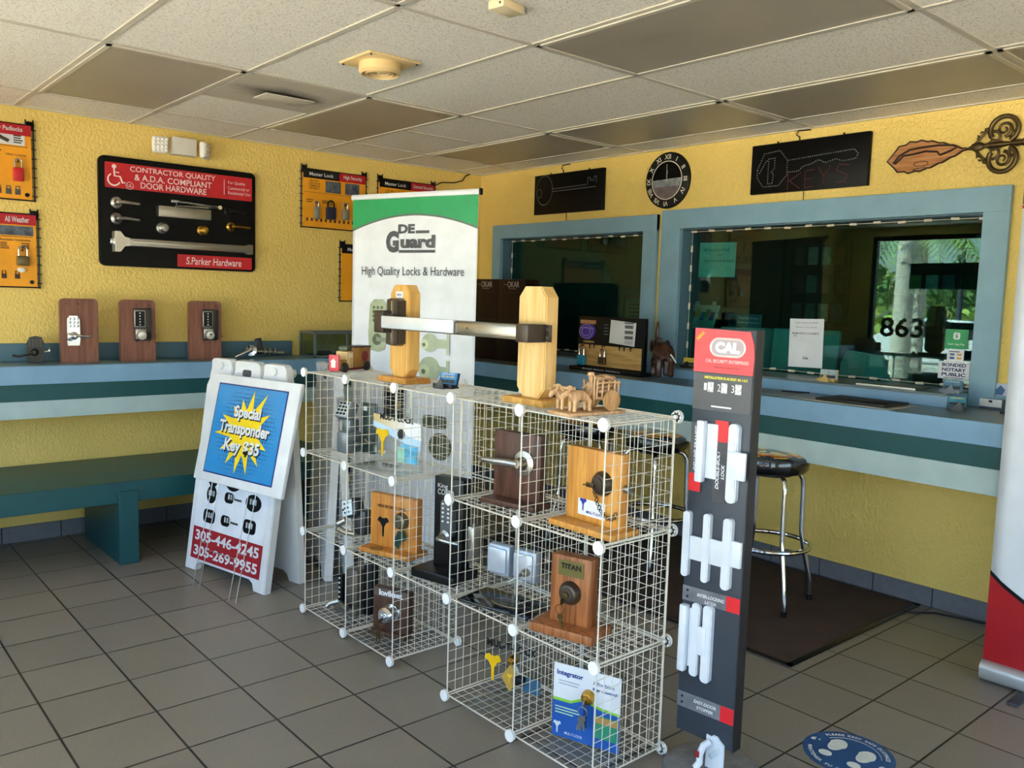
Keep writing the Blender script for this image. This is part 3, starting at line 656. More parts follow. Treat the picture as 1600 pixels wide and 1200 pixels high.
# ------------------------------------------------------------------ lock samples standing on the left counter
def sample_block(x, label, y=-.2, w=.196):
    t = thing('lock_sample_block', label, 'lock sample', (x, y, CZ), -4)
    MB().prism(rrect(w, .365, .025, cx=0, cz=.1825)[0:12]+[(-w/2, 0), (w/2, 0)], 0, .05, .003).build('wood_board', WALNUT, t)
    return t
def dots(p, pts, r, y): 
    m = MB()
    for x, z in pts: m.cyl((x, y, z), (x, y-.0008, z), r, n=10)
    m.build('screw_holes', BLACK, p)
t = sample_block(-3.05, 'walnut block with a chrome rounded keypad lever lock, leftmost of three'); dots(t, [(-.066, .335), (-.005, .335)], .004, 0)
kp = MB().prism([(-.03, .10), (.03, .10), (.034, .13), (.032, .25), (.02, .268), (-.02, .268), (-.032, .25), (-.034, .13)], -.024, 0, .006).build('keypad_body', CHROME, t, Matrix.Translation((-.035, 0, 0)))
m = MB()
for i in range(3):
    for j in range(3): m.ball((-.054+.02*i, -.026, .252-.02*j), .0085, (1, .5, 1), 10)
m.build('buttons', mat('#E7EEF2', .15, .6), kp)
rose_lever(t, -.035, .155, -.022, .085, CHROME, 1, .022); MB().box((-.058, -.035, .15), (.026, .03, .045), .006).build('thumb_turn', CHROME, t)
for x, l, core in ((-2.73, 'walnut block with a push button keypad lock and round silver knob', False), (-2.325, 'walnut block with a push button keypad lock and keyhole knob', True)):
    t = sample_block(x, l); dots(t, [(-.01, .335), (.06, .335), (-.01, .12), (.06, .12)], .004, 0)
    kp = MB().box((.02, -.018, .22), (.088, .036, .19), .006).build('lock_case', mat('#4B4A48', .35, .7), t)
    MB().box((.0, -.0375, .255), (.062, .004, .098), .001).build('keypad_bezel', SATIN, kp); MB().box((.0, -.040, .255), (.052, .003, .088)).build('keypad_face', BLACK, kp)
    m = MB()
    for k in range(5): m.ball((.0, -.042, .288-.017*k), .004, n=10)
    m.build('push_buttons', mat('#E8E8E4', .3), kp)
    MB().box((.005, -.038, .165), (.06, .006, .06), .002).build('knob_plate', SATIN, kp)
    MB().lathe([(.024, 0), (.025, .03), (.026, .04), (.024, .052), (.005, .054)], 26, (-.0, -.04, .158), (0, -1, 0)).build('knob', mat('#C9C7C1', .3, .8), kp)
    if core: MB().prism(circ(.006, 12, 0, .163)+[], -.0965, -.094).build('keyhole', BLACK, kp)
    MB().cyl((.098, .028, .15), (.112, .028, .15), .009).build('latch', BRASS, t)
t = thing('keypad_lever_lock', 'loose black keypad lock with lever standing on the left counter', 'lock', (-3.262, -.13, CZ), -14)
MB().prism([(-.042, 0), (.036, .0), (.042, .11), (.03, .143), (.0, .15), (-.03, .143), (-.045, .11)], -.03, .03, .006).build('lock_body', mat('#2C2A28', .4, .4), t)
m = MB()
for i in range(4):
    for j in range(3): m.box((-.028+.018*i, -.031, .128-.014*j), (.012, .004, .009), .001)
m.build('buttons', mat('#4A4744', .35), t)
m = MB(); m.lathe([(.022, 0), (.02, .02), (.01, .03)], 20, (-.005, -.03, .062), (0, -1, 0)); m.tube([(-.005, -.055, .062), (-.04, -.06, .05), (-.08, -.06, .04), (-.11, -.06, .046)], .006, 8); m.build('lever', mat('#2C2A28', .35, .5), t)
m = MB(); m.cyl((.04, 0, .06), (.065, 0, .065), .006); m.lathe([(.018, 0), (.02, .006), (.004, .008)], 18, (.065, 0, .068), (1, 0, .1)); m.build('thumb_turn', CHROME, t)
t = thing('lever_lockset', 'disassembled lever lockset with spindle lying behind the sign board', 'lockset', (-1.98, -.16, CZ), -10)
MB().lathe([(.038, 0), (.036, .01), (.015, .016), (.012, .03)], 26, (-.03, -.01, .05), (-.5, -.85, .2)).build('rose', CHROME, t)
MB().tube([(-.045, -.05, .055), (-.09, -.05, .035), (-.14, -.04, .012)], [.01, .012, .008], 10).build('lever', CHROME, t)
m = MB(); m.cyl((.0, 0, .045), (.16, .0, .035), .007)
for k in range(3): m.lathe([(.024, 0), (.024, .012), (.01, .014)], 20, (.05+.032*k, 0, .042), (1, 0, -.06))
m.cyl((.145, 0, .035), (.185, 0, .033), .012); m.build('spindle', STEEL, t)
MB().box((.03, .03, .075), (.045, .025, .11), .008, Matrix.Rotation(-.2, 4, 'Y')).build('backplate', mat('#26262A', .35), t)
t = thing('glass_display_case', 'low glass display case with grey metal frame on the left counter', 'display case', (-1.36, -.15, CZ))
GM = mat('#7C8288', .35, .5); f = MB(); w, d, h = .50, .22, .175
for sx in (-1, 1):
    for sy in (-1, 1): f.box((sx*(w/2-.007), sy*(d/2-.007), h/2), (.014, .014, h))
    f.box((sx*(w/2-.007), 0, h-.007), (.014, d, .014)); f.box((sx*(w/2-.007), 0, .007), (.014, d, .014))
for sy in (-1, 1): f.box((0, sy*(d/2-.007), h-.007), (w, .014, .014)); f.box((0, sy*(d/2-.007), .007), (w, .014, .014))
f.box((.0, -d/2+.007, h/2), (.014, .014, h)); f.build('case_frame', GM, t, smooth=False)
g = MB(); g.box((0, -d/2+.006, h/2), (w-.02, .003, h-.02)); g.box((0, 0, h-.006), (w-.02, d-.02, .003)); g.box((-w/2+.006, 0, h/2), (.003, d-.02, h-.02)); g.build('glass_panel', glass('case_glass', lin('#C9D6CF'), 1.45), t, smooth=False)
for k, (x, l) in enumerate(((-1.47, 'small dark lock part inside the glass case, left compartment'), (-1.27, 'small dark lock part inside the glass case, right compartment'))):
    o = MB(); o.box((0, 0, .02), (.09, .05, .035), .008); o.cyl((-.03, -.03, .02), (-.03, -.06, .02), .018); oo = o.build('lock_part', mat('#1C1D20', .35, .3), None); oo.location = (x, -.14, CZ+.001); tag(oo, l, 'lock part')

# ------------------------------------------------------------------ floor standing signs
def aframe(name, label, loc, rotz, lean, w, h, spread, printed):
    t = thing(name, label, 'sign board', loc, rotz)
    for side in (0, 1):
        L = math.radians(lean) if side == 0 else -math.atan2(spread-h*math.sin(math.radians(lean)), h)
        Mp = Matrix.Translation((0, spread*side, 0)) @ Matrix.Rotation(-L, 4, 'X')
        if side: Mp = Mp @ Matrix.Rotation(PI, 4, 'Z')
        o = [(-w/2, 0), (-w/2+.085, 0), (-w/2+.10, .035), (-w/2+.13, .05), (w/2-.13, .05), (w/2-.10, .035), (w/2-.085, 0), (w/2, 0), (w/2, h-.14), (w/2-.02, h-.1)]
        for cxx, ww in ((w*.33, .2), (0, .24), (-w*.33, .2)): o += [(cxx+ww*.5*.98, h-.10), (cxx+ww*.42, h-.012), (cxx+ww*.34, h), (cxx-ww*.34, h), (cxx-ww*.42, h-.012), (cxx-ww*.5*.98, h-.10)]
        o += [(-w/2+.02, h-.1), (-w/2, h-.14)]
        p = MB().prism(o, -.018, .024, .004).build('sign_leg_panel', WHITE if side == 0 else PLASTIC, t, Mp)
        if side:
            r = MB()
            for k in range(5): r.box((0, -.02, .18+.17*k), (w*.8, .012, .03), .005)
            r.build('molded_rib', PLASTIC, p, Mp)
            continue
        hd = MB().prism(rrect(.07, .035, .012, cx=0, cz=h-.055), -.0195, -.0175).build('hand_hole', DGREY, p, Mp)
        for s in (-.33, .33): MB().cyl((s*w, -.03, h-.03), (s*w, .1, h-.03), .022).build('hinge_knuckle', PLASTIC, p, Mp)
        if printed:
            ps = bx(-w*.435, w*.435, -.0205, -.0185, .062, h*.86).build('poster', mat('#E4E8F0', .35), t, Mp, smooth=False)
            bx(-w*.435, w*.435, -.0215, -.0206, .064, .232).build('phone_band', mat('#A3202B', .4), ps, Mp, smooth=False)
            text('phone_number', [('305-446-4245', 0, .19, w*.80, .055)], WHITE, ps, -.0222, Mp, bold=.03)
            text('phone_number', [('305-269-9955', 0, .11, w*.80, .055)], WHITE, ps, -.0222, Mp, bold=.03)
            for (x, z, k) in ((-.17, .415, 0), (.0, .42, 1), (.18, .425, 2), (-.17, .30, 3), (-.01, .30, 1), (.17, .305, 4), (0, .50, 2), (-.17, .50, 0)):
                f = MB(); pr = circ(.05, 20, x, z, .85, .95) if k in (0, 2) else rrect(.075 if k == 1 else .10, .055 if k == 1 else .07, .022, cx=x-(.02 if k == 1 else 0), cz=z)
                if k == 2: pr = circ(.06, 20, x, z, 1.05, .72)
                f.prism(pr, -.0218, -.0206); fo = f.build('printed_key_fob', BLACK, ps, Mp)
                g = MB(); 
                for q in range(3): g.prism(rrect(.012, .028, .004, cx=x-.022+.02*q, cz=z+.006), -.0224, -.0219)
                if k == 1: bx(x+.02, x+.085, -.0222, -.0206, z-.006, z+.005).build('printed_key_blade', STEEL, fo, Mp)
                g.build('printed_buttons', mat('#B9C0C2', .4, var=.3, scale=40), fo, Mp)
    return t
aframe('sidewalk_sign', 'white sidewalk sign with key fob pictures and phone numbers, behind the price sign', (-2.665, -1.322, 0), 282.55-360, 8.2, .671, 1.123, .23, True)
aframe('sidewalk_sign', 'plain white folded sidewalk sign seen edge on behind the wire shelf', (-2.17, -1.385, 0), -108, 2.6, .55, 1.10, .12, False)

t = thing('price_sign', 'white framed Special Transponder Key sign on wire stakes leaning on the sidewalk sign', 'sign', (-2.805, -1.529, 0), 282.4-360)
L = math.radians(12.7); Mp = Matrix.Rotation(-L, 4, 'X') @ Matrix.Translation((0, 0, .531))
MB().box((0, .012, .2745), (.707, .024, .549), .006, Matrix.Identity(4)).build('sign_board', WHITE, t, Mp)
pa = bx(-.275, .275, -.0022, -.0005, .045, .505).build('border_print', mat('#152A78', .3), t, Mp, smooth=False)
bx(-.268, .268, -.003, -.0023, .052, .498).build('poster', mat('#2089CE', .25, var=.12, scale=3, coat=.4), t, Mp, smooth=False)
d = MB(); 
for i in range(26):
    for j in range(22):
        x, z = -.25+.02*i, .065+.02*j; q = math.hypot(x*1.05, (z-.275)*1.1)
        if .09 < q < .25 and abs(x) < .262: d.prism(circ(.0078*(1-abs(q-.16)/.14), 6, x, z), -.0034, -.0031)
d.build('dot_pattern', mat('#0F4C80', .3), pa, Mp, smooth=False)
random.seed(3); st = []
for i in range(28):
    a = 2*PI*i/28+.1; rr_ = random.choice((.17, .2, .24, .21)) if i % 2 == 0 else .11
    st.append((rr_*math.cos(a)*1.0, .275+rr_*math.sin(a)*1.0))
MB().prism(st, -.0042, -.0035).build('starburst', mat('#F4D20F', .35), pa, Mp, smooth=False)
LN = [('Special', .0, .365, .21, .075), ('Transponder', -.005, .283, .40, .078), ('Key $35', .0, .195, .28, .08)]
text('shadow_lettering', [(a, b+.006, c-.006, d_, e) for a, b, c, d_, e in LN], BLACK, pa, -.0047, Mp, bold=.05)
text('lettering', LN, WHITE, pa, -.0056, Mp, bold=.035)
for x in (-.20, -.145, .10, .155):
    m = MB(); m.tube([(x, .012, -.531/math.cos(0)+.003), (x, .012, .02)], .0022, 6); m.build('wire_stake', STEEL, t, Mp)
m = MB(); m.tube([(-.20, .012, -.30), (-.145, .012, -.30)], .002, 6); m.tube([(.10, .012, -.30), (.155, .012, -.30)], .002, 6); m.tube([(-.145, .012, -.33), (.10, .012, -.33)], .002, 6); m.build('wire_crosspiece', STEEL, t, Mp)

# ------------------------------------------------------------------ retractable banners
def banner_base(t, w): 
    MB().prism(rrect(.10, .08, .03), 0, w, 0).build('cassette', mat('#C4C8CC', .3, .6), t, Matrix.Translation((-w/2, .01, .045)) @ Matrix.Rotation(-PI/2, 4, 'Z'))
    for s in (-.3, .3): MB().box((s*w, 0, .006), (.04, .34, .012), .003).build('foot', DGREY, t)
t = thing('retractable_banner', 'white banner with green top reading High Quality Locks & Hardware', 'banner', (-1.748, -1.614, 0), 287.3-360)
w = .85; banner_base(t, w)
MB().cyl((0, .02, .05), (0, .02, 2.03), .012).build('support_pole', STEEL, t)
def bn(x, z): return (x, -.002*math.sin(x*9+.8)-.003*math.exp(-((x+.12)/.06)**2)*(z > .3)*min(1, (2.0-z)*3), z)
rows = [[bn(-w/2+w*i/40, z) for i in range(41)] for z in [.07+.0645*k for k in range(31)]]
MB().sheet(rows).build('banner_sheet', mat('#E3E8F0', .35), t, solid=.0012)
MB().box((0, 0, 2.02), (w+.02, .02, .03), .008).build('top_rail', WHITE, t); MB().box((w/2+.014, 0, 2.02), (.012, .024, .034), .004).build('rail_end_cap', BLACK, t)
gr = [[(lambda q: (q[0], q[1]-.0022, q[2]))(bn(-w/2+w*i/40, zz)) for i in range(41)] for zz in ()]
G = []; K = []
for i in range(41):
    x = -w/2+w*i/40; zb = 1.838+.078*(1-(x/(w/2))**2); G.append([(bn(x, zz)[0], bn(x, zz)[1]-.002, zz) for zz in (zb, (zb+2.006)/2, 2.006)]); K.append([(x, bn(x, zb)[1]-.0026, zb-.006), (x, bn(x, zb)[1]-.0026, zb+.004)])
MB().sheet(G).build('green_print', mat('#219A5E', .3), t); MB().sheet(K).build('grey_arc_print', mat('#5E6A66', .4), t)
PG = mat('#4B4E54', .4); yb = -.0068
text('brand_lettering', [('DE', -.035, 1.840, .115, .05, {'bold': .05})], PG, t, yb)
text('brand_lettering', [('uard', .042, 1.771, .235, .07, {'bold': .05})], PG, t, yb)
text('brand_lettering', [('G', -.132, 1.772, .09, .118, {'bold': .055})], PG, t, yb)
m = MB(); bx(.03, .12, yb-.0005, yb+.0005, 1.815, 1.830, mb=m); bx(-.085, .16, yb-.0005, yb+.0005, 1.712, 1.727, mb=m); m.build('brand_bar', PG, t, smooth=False)
text('slogan', [('High Quality Locks & Hardware', .0, 1.607, .70, .062)], mat('#3E424A', .4), t, yb, bold=.0)
PLG = mat('#A9B49A', .35, .3, .12, 20); PDK = mat('#5E6650', .4, .3, .3, 20)
kpp = MB().prism([(x+.03, (z-.855)*.74+1.165) for x, z in [(-.32, .87), (-.25, .855), (-.205, .875), (-.19, 1.0), (-.2, 1.22), (-.225, 1.25), (-.285, 1.25), (-.315, 1.21), (-.325, 1.0)]], yb-.0012, yb).build('printed_keypad_lock', PLG, t)
m = MB()
for i in range(3):
    for j in range(4): m.prism(circ(.0095, 10, -.255+.028*i, 1.412-.024*j), yb-.002, yb-.0013)
m.build('printed_buttons', PDK, kpp); MB().prism(circ(.033, 20, -.23, 1.235), yb-.002, yb-.0013).build('printed_rose', PDK, kpp)
MB().prism([(x+.03, z+.285) for x, z in [(-.265, .965), (-.265, .94), (-.14, .935), (-.135, .945), (-.14, .955)]], yb-.003, yb-.0021).build('printed_lever', mat('#8D978A', .3, .4), kpp)
for zc, r_, nm in ((1.235, .05, 'printed_deadbolt'), (1.09, .07, 'printed_door_knob')):
    d = MB().prism(circ(r_, 26, .135, zc)+[], yb-.0012, yb); bx(.16, .25, yb-.0011, yb, zc-.025, zc+.02, mb=d); bx(.25, .268, yb-.0011, yb, zc-.06, zc+.055, mb=d); do = d.build(nm, PLG, t)
    MB().prism(circ(r_*.55, 20, .105, zc-.01), yb-.002, yb-.0013).build('printed_face', mat('#C4CBA9', .3, .3), do); MB().prism(circ(r_*.2, 12, .10, zc-.012), yb-.0027, yb-.0021).build('printed_keyway', PDK, do)
m = MB(); m.prism(rrect(.16, .24, .01, cx=-.10, cz=.90), yb-.001, yb); m.build('printed_black_lock', mat('#16161A', .4), t)
m = MB(); m.prism(circ(.02, 16, -.07, .88), yb-.0018, yb-.0011); m.prism(circ(.014, 12, -.14, .96), yb-.0018, yb-.0011); m.build('printed_gold_knob', mat('#A98A45', .3, .5), t)
m = MB(); m.prism(circ(.075, 20, .22, .68, 1, 1), yb-.001, yb); m.prism(rrect(.16, .07, .02, cx=.18, cz=.81), yb-.001, yb); m.build('printed_lever_set', PDK, t)

t = thing('retractable_banner', 'white and red banner cut by the right picture edge', 'banner', (-.70, -4.66, 0), -90.0)
w = .85; banner_base(t, w)
MB().cyl((0, .02, .05), (0, .02, 2.08), .012).build('support_pole', STEEL, t)
MB().sheet([[(-w/2+w*i/20, -.003*math.sin(i*.5), .08+.0666*k) for i in range(21)] for k in range(31)]).build('banner_sheet', mat('#DCE3EE', .35), t, solid=.0012)
MB().box((0, 0, 2.085), (w+.015, .02, .025), .006).build('top_rail', mat('#C9CDD2', .3, .5), t)
m = MB().sheet([[(-w/2+w*i/20, -.0055, .082), (-w/2+w*i/20, -.0055, .44-.30*min(1, (i/14))**.8)] for i in range(21)]); m.build('red_print', mat('#A81420', .35), t)
m = MB().sheet([[(-w/2+w*i/20, -.006, .44-.30*min(1, (i/14))**.8-.002), (-w/2+w*i/20, -.006, .456-.30*min(1, (i/14))**.8)] for i in range(21)]); m.build('black_swoosh', BLACK, t)
m = MB(); m.prism([(-w/2, 1.90), (-w/2, 2.075), (w/2, 2.075), (w/2, 1.99)], -.0055, -.0048); m.build('grey_print', mat('#4B4448', .35), t, smooth=False)
m = MB(); m.prism([(-w/2, 1.885), (-w/2, 1.898), (w/2, 1.988), (w/2, 1.975)], -.006, -.0048); m.build('red_stripe', mat('#B01824', .35), t, smooth=False)
m = MB(); m.prism(rrect(.5, .22, .06, cx=-.07, cz=.98), -.0062, -.0048); m.build('black_panel_print', BLACK, t)

# ------------------------------------------------------------------ wire cube shelf
U, DEP, ZB = .3667, .325, .025
SH = thing('wire_cube_shelf', 'white wire grid cube shelving holding the lock samples', 'shelf', (-2.555, -1.975, 0), -89.63)
def panel_mesh(a, b):
    m = MB(); n = 9
    q = [(-a/2, -b/2, 0), (a/2, -b/2, 0), (a/2, b/2, 0), (-a/2, b/2, 0)]
    for p0, p1 in zip(q, q[1:]+q[:1]): m.tube([p0, p1], .0027, 6)
    for i in range(1, n): m.tube([(-a/2+a*i/n, -b/2, .0016), (-a/2+a*i/n, b/2, .0016)], .0012, 5); m.tube([(-a/2, -b/2+b*i/n, -.0012), (a/2, -b/2+b*i/n, -.0012)], .0012, 5)
    o = m.build('wire_panel', WIRE, SH); me = o.data; bpy.data.objects.remove(o); return me
PS = panel_mesh(U-.012, DEP-.006); PV = panel_mesh(U-.012, U-.012); PE = panel_mesh(DEP-.006, U-.012)
def wp(me, loc, rot):
    o = bpy.data.objects.new('wire_panel', me); COL.objects.link(o); o.parent = SH; o.location = loc; o.rotation_euler = rot
cells = [(c_, r_) for c_ in range(5) for r_ in range(3) if not (c_ == 2 and r_ == 0)]
for lv, cols in ((3, range(5)), (2, (0, 1, 3, 4)), (1, range(5)), (0, (0, 1, 3, 4))):
    for c_ in cols: wp(PS, (U*(c_+.5), DEP/2, ZB+U*lv), (0, 0, 0))
for c_, r_ in cells: wp(PV, (U*(c_+.5), DEP, ZB+U*(r_+.5)), (PI/2, 0, 0))
for b_ in range(6):
    for r_ in range(3): wp(PE, (U*b_, DEP/2, ZB+U*(r_+.5)), (PI/2, 0, PI/2))
cm = MB()
cm.lathe([(.0195, 0), (.021, .002), (.021, .005), (.0195, .007)], 26, (0, -.008, 0), (0, -1, 0))
for a in range(8):
    d = Vector((math.cos(PI*a/4), 0, math.sin(PI*a/4))); cm.bar(d*.006+Vector((0, -.003, 0)), d*.019+Vector((0, -.003, 0)), .0035, .016)
cm.cyl((0, -.009, 0), (0, .006, 0), .007); co = cm.build('connector', mat('#EEEFEF', .35), SH); CM = co.data; bpy.data.objects.remove(co)
for b_ in range(6):
    for lv in range(4):
        for k in (0, 1):
            o = bpy.data.objects.new('connector', CM); COL.objects.link(o); o.parent = SH; o.location = (U*b_, DEP if k else 0, ZB+U*lv)
            if k: o.rotation_euler = (0, 0, PI)
SHX = lambda lv: ZB+U*lv+.0045

# ------------------------------------------------------------------ things on top of the shelf
Z3, Z2, Z1, Z0 = SHX(3), SHX(2), SHX(1), SHX(0)
t = thing('exit_device_display', 'exit device push bar mounted between two chamfered wooden posts', 'hardware display', (-2.42, -2.95, Z3), -90)
for s, xx in ((-1, -.385), (1, .415)):
    o = [(-.069, .055), (-.069, .36), (-.04, .395), (.04, .395), (.069, .36), (.069, .055), (.04, .022), (-.04, .022)]
    MB().prism([(x+xx, z) for x, z in o], -.025, .028, .004).build('post', MAPLE if s > 0 else wood('#E0B368', '#C99548', 2.4), t)
    MB().prism([(xx-.105, 0), (xx-.105, .012), (xx-.095, .022), (xx+.095, .022), (xx+.105, .012), (xx+.105, 0)], -.062, .062, .003).build('post_base', OAK if s < 0 else wood('#D9AA5C', '#BE8A40', 3), t)
MB().box((-.385, -.0258, .355), (.05, .001, .026)).build('paper_label', WHITE, t, smooth=False); text('label_lettering', [('MARKS', -.385, .355, .034, .009)], mat('#2A3480', .4), t, -.0266)
DB = mat('#4C4138', .38, .5)
ch = MB(); ch.prism([(-.43, .155), (-.40, .15), (-.36, .15), (-.338, .16), (-.338, .33), (-.36, .34), (-.40, .34), (-.425, .335)], -.062, -.025, .004); ch.box((-.425, -.07, .245), (.07, .06, .09), .006); cho = ch.build('latch_case', DB, t)
m = MB(); bx(-.385, -.379, -.066, -.061, .16, .33, mb=m); m.build('latch_strip', CHROME, cho); m = MB(); bx(-.40, -.33, -.09, -.03, .268, .276, .002, m); m.build('case_shelf', DB, cho)
rl = MB(); bx(-.39, .46, -.10, -.045, .218, .268, .004, rl); rl.build('rail', mat('#8D867C', .3, .9), t)
bx(-.385, .09, -.112, -.098, .222, .27, .003).build('push_pad', mat('#DFE6EE', .25, .3), t)
bx(.105, .43, -.107, -.099, .226, .262, .003).build('rail_cover', SATIN, t); bx(.09, .106, -.106, -.09, .222, .266, .002).build('pad_guide', mat('#6B665E', .35, .8), t)
m = MB(); bx(.43, .49, -.11, -.025, .212, .272, .004, m); eo = m.build('end_cap', DB, t); m = MB(); bx(.49, .515, -.032, -.025, .214, .270, .001, m); m.build('end_bracket', DB, eo)
for q in (.228, .256): MB().cyl((.503, -.032, q), (.503, -.036, q), .006).build('screw', STEEL, eo)
MB().cyl((.17, -.107, .245), (.17, -.1085, .245), .003).build('dogging_hole', BLACK, t)

t = thing('toy_truck', 'wooden toy delivery truck with red grille on top of the wire shelf', 'toy', (-2.375, -2.045, Z3), 22)   # local +x is the tail
TW = wood('#A87A3C', '#7C5526', 5); 
MB().box((-.075, 0, .035), (.05, .062, .04), .004).build('hood', TW, t); MB().box((-.03, 0, .055), (.045, .066, .075), .004).build('cab', wood('#D8BA84', '#BE9B62', 5), t)
MB().box((.055, 0, .064), (.125, .07, .092), .003).build('cargo_body', TW, t); MB().box((.055, 0, .112), (.13, .074, .006), .001).build('body_roof', mat('#1E1A18', .4), t)
gl = MB().box((-.104, 0, .042), (.012, .056, .075), .004).build('grille', mat('#D54A55', .4), t)
MB().prism([(-.012, .025), (-.012, .05), (-.018, .05), (0, .066), (.018, .05), (.012, .05), (.012, .025)], -.001, 0).build('grille_emblem', mat('#E9E3DC', .4), gl, Matrix.Translation((-.1105, 0, -.003)) @ Matrix.Rotation(-PI/2, 4, 'Z'))
MB().prism(circ(.024, 20, .075, .068), -.0365, -.0352).build('round_print', mat('#7E2420', .4), t); MB().box((-.03, -.0335, .075), (.03, .001, .022)).build('side_window', mat('#E8D9BC', .2), t)
m = MB(); m.box((-.03, 0, .105), (.036, .05, .02), .008); m.build('cab_roof', mat('#55614E', .4), t)
MB().box((.02, 0, .012), (.21, .05, .012), .002).build('chassis', mat('#7E2420', .5), t)
for xx in (-.075, .085):
    for s in (-1, 1):
        m = MB().lathe([(.022, 0), (.022, .012), (.012, .014), (.004, .015)], 22, (xx, s*.03, .022), (0, s, 0)); m.build('wheel', mat('#2E241C', .5), t)
MB().cyl((.125, 0, .03), (.145, 0, .03), .014).build('spare_wheel', CHROME, t)
def card_holder(label, loc, rotz, card, w=.075, tilt=.35, textlines=(), col='#1B1C20', group=None):
    t = thing('card_holder', label, 'card holder', loc, rotz, group); Mt = Matrix.Translation((0, .01, .006)) @ Matrix.Rotation(-tilt, 4, 'X')
    m = MB(); m.box((0, 0, .003), (w*1.1, .05, .006), .002); m.box((0, -.022, .010), (w*1.1, .005, .016), .002); 
    m.prism([(-.025, 0), (.03, 0), (.012, .045)], -w*.55, -w*.52); mo = m.bm.verts[:]; m.build('tray', mat(col, .35), t)
    b = MB(); b.box((0, .004, .028), (w*1.08, .003, .055), .001); b.build('back_rest', mat(col, .35), t, Mt)
    k = MB().box((0, -.004, .03), (w, .009, .046)).build('card_stack', card, t, Mt, smooth=False)
    p = MB(); p.box((0, -.0092, .018), (w*.9, .0006, .014)); p.build('card_picture', mat('#2C3E46', .4, var=.7, scale=60), k, Mt, smooth=False)
    for s, z, h_, c_ in textlines: text('card_lettering', [(s, 0, z, w*.75, h_)], c_, k, -.0095, Mt)
    return t
CB = mat('#2D86C4', .35, var=.1, scale=30)
card_holder('black card holder with blue cards on the wire shelf between the posts', (-2.40, -2.83, Z3), -76, CB, .085, .3, (('LOCK & KEY', .047, .008, WHITE), ('305 446 4245', .036, .007, YELLOW)))

t = thing('ox_cart_figurine', 'carved wooden figurine of two oxen pulling a loaded cart', 'figurine', (-2.435, -3.625, Z3), -6)  # oxen face local -x
MB().box((0, 0, .005), (.23, .11, .010), .002).build('base_board', CARVED, t)
def skin(name, joints, edges, m, parent, lv=2, root=0):
    me = bpy.data.meshes.new(name); me.from_pydata([j[:3] for j in joints], edges, []); o = bpy.data.objects.new(name, me); COL.objects.link(o)
    sk = o.modifiers.new('skin', 'SKIN'); sk.use_smooth_shade = True; sk.branch_smoothing = .3
    for i, j in enumerate(joints):
        v = me.skin_vertices[0].data[i]; r = j[3] if isinstance(j[3], tuple) else (j[3], j[3]); v.radius = r; v.use_root = (i == root)
    ss = o.modifiers.new('sub', 'SUBSURF'); ss.levels = lv; ss.render_levels = lv
    dg = bpy.context.evaluated_depsgraph_get(); dg.update(); ne = bpy.data.meshes.new_from_object(o.evaluated_get(dg)); bpy.data.objects.remove(o)
    ne.materials.clear(); ne.materials.append(m)
    for f in ne.polygons: f.use_smooth = True
    r = bpy.data.objects.new(name, ne); COL.objects.link(r); r.parent = parent; return r
for yy in (-.03, .03):
    s = .9
    J = [(-.02, yy, .062, .017), (-.055, yy, .064, .018), (-.085, yy, .062, .018), (-.103, yy, .072, .012), (-.116, yy, .068, .010), (-.126, yy, .052, .007),
         (-.083, yy-.011, .045, .008), (-.083, yy-.011, .028, .0062), (-.083, yy-.011, .012, .0066), (-.083, yy+.011, .045, .008), (-.083, yy+.011, .028, .0062), (-.083, yy+.011, .012, .0066),
         (-.022, yy-.011, .045, .009), (-.026, yy-.011, .028, .0062), (-.022, yy-.011, .012, .0066), (-.022, yy+.011, .045, .009), (-.026, yy+.011, .028, .0062), (-.022, yy+.011, .012, .0066)]
    ox = skin('ox', J, [(0, 1), (1, 2), (2, 3), (3, 4), (4, 5), (2, 6), (6, 7), (7, 8), (2, 9), (9, 10), (10, 11), (0, 12), (12, 13), (13, 14), (0, 15), (15, 16), (16, 17)], CARVED, t)
    h = MB()
    for q in (-1, 1): h.tube([(-.112, yy+q*.008, .076), (-.112, yy+q*.019, .08), (-.114, yy+q*.021, .09)], [.004, .003, .0015], 6); h.ball((-.108, yy+q*.015, .070), .006, (.5, 1, .5), 8)
    h.build('horns', CARVED, ox); MB().tube([(-.002, yy, .066), (.002, yy, .05), (.001, yy, .03)], .0025, 6).build('tail', CARVED, ox)
m = MB(); m.tube([(-.094, -.05, .086), (-.094, -.02, .083), (-.094, .02, .083), (-.094, .05, .086)], .006, 8)
for q in (-.03, .03): m.ball((-.094, q, .088), .009, (1, 1.2, .7), 10)
m.tube([(-.094, 0, .083), (.03, 0, .05)], .004, 6); m.build('yoke', CARVED, t)
m = MB(); m.box((.055, 0, .05), (.095, .062, .007), .001)
for xx in (.012, .035, .06, .085, .10):
    for q in (-.03, .03): m.cyl((xx, q, .05), (xx, q*1.1, .105), .0032, n=8)
for q in (-.033, .033): m.tube([(.008, q, .098), (.105, q, .098)], .003, 6)
m.cyl((.06, -.05, .042), (.06, .05, .042), .004); m.tube([(.002, -.03, .05), (.002, -.03, .12)], .0028, 6); m.build('cart_bed', CARVED, t)
for q in (-1, 1):
    wo = MB().lathe([(.033, 0), (.033, .008), (.03, .009), (.008, .009), (.007, .013), (.002, .013)], 30, (.06, q*.044, .043), (0, q, 0)).build('cart_wheel', wood('#C99F6E', '#A77D4E', 6), t)
random.seed(5); m = MB()
for k in range(9): m.bar((.02+.005*random.random(), -.022+.006*k, .07+.012*(k % 3)), (.10, -.022+.006*k, .075+.012*(k % 3)), .011, .010, .003)
for k in range(3): m.ball((.045+.022*k, 0, .108+.004*(k == 1)), .022, (1, 1.1, .5), 12)
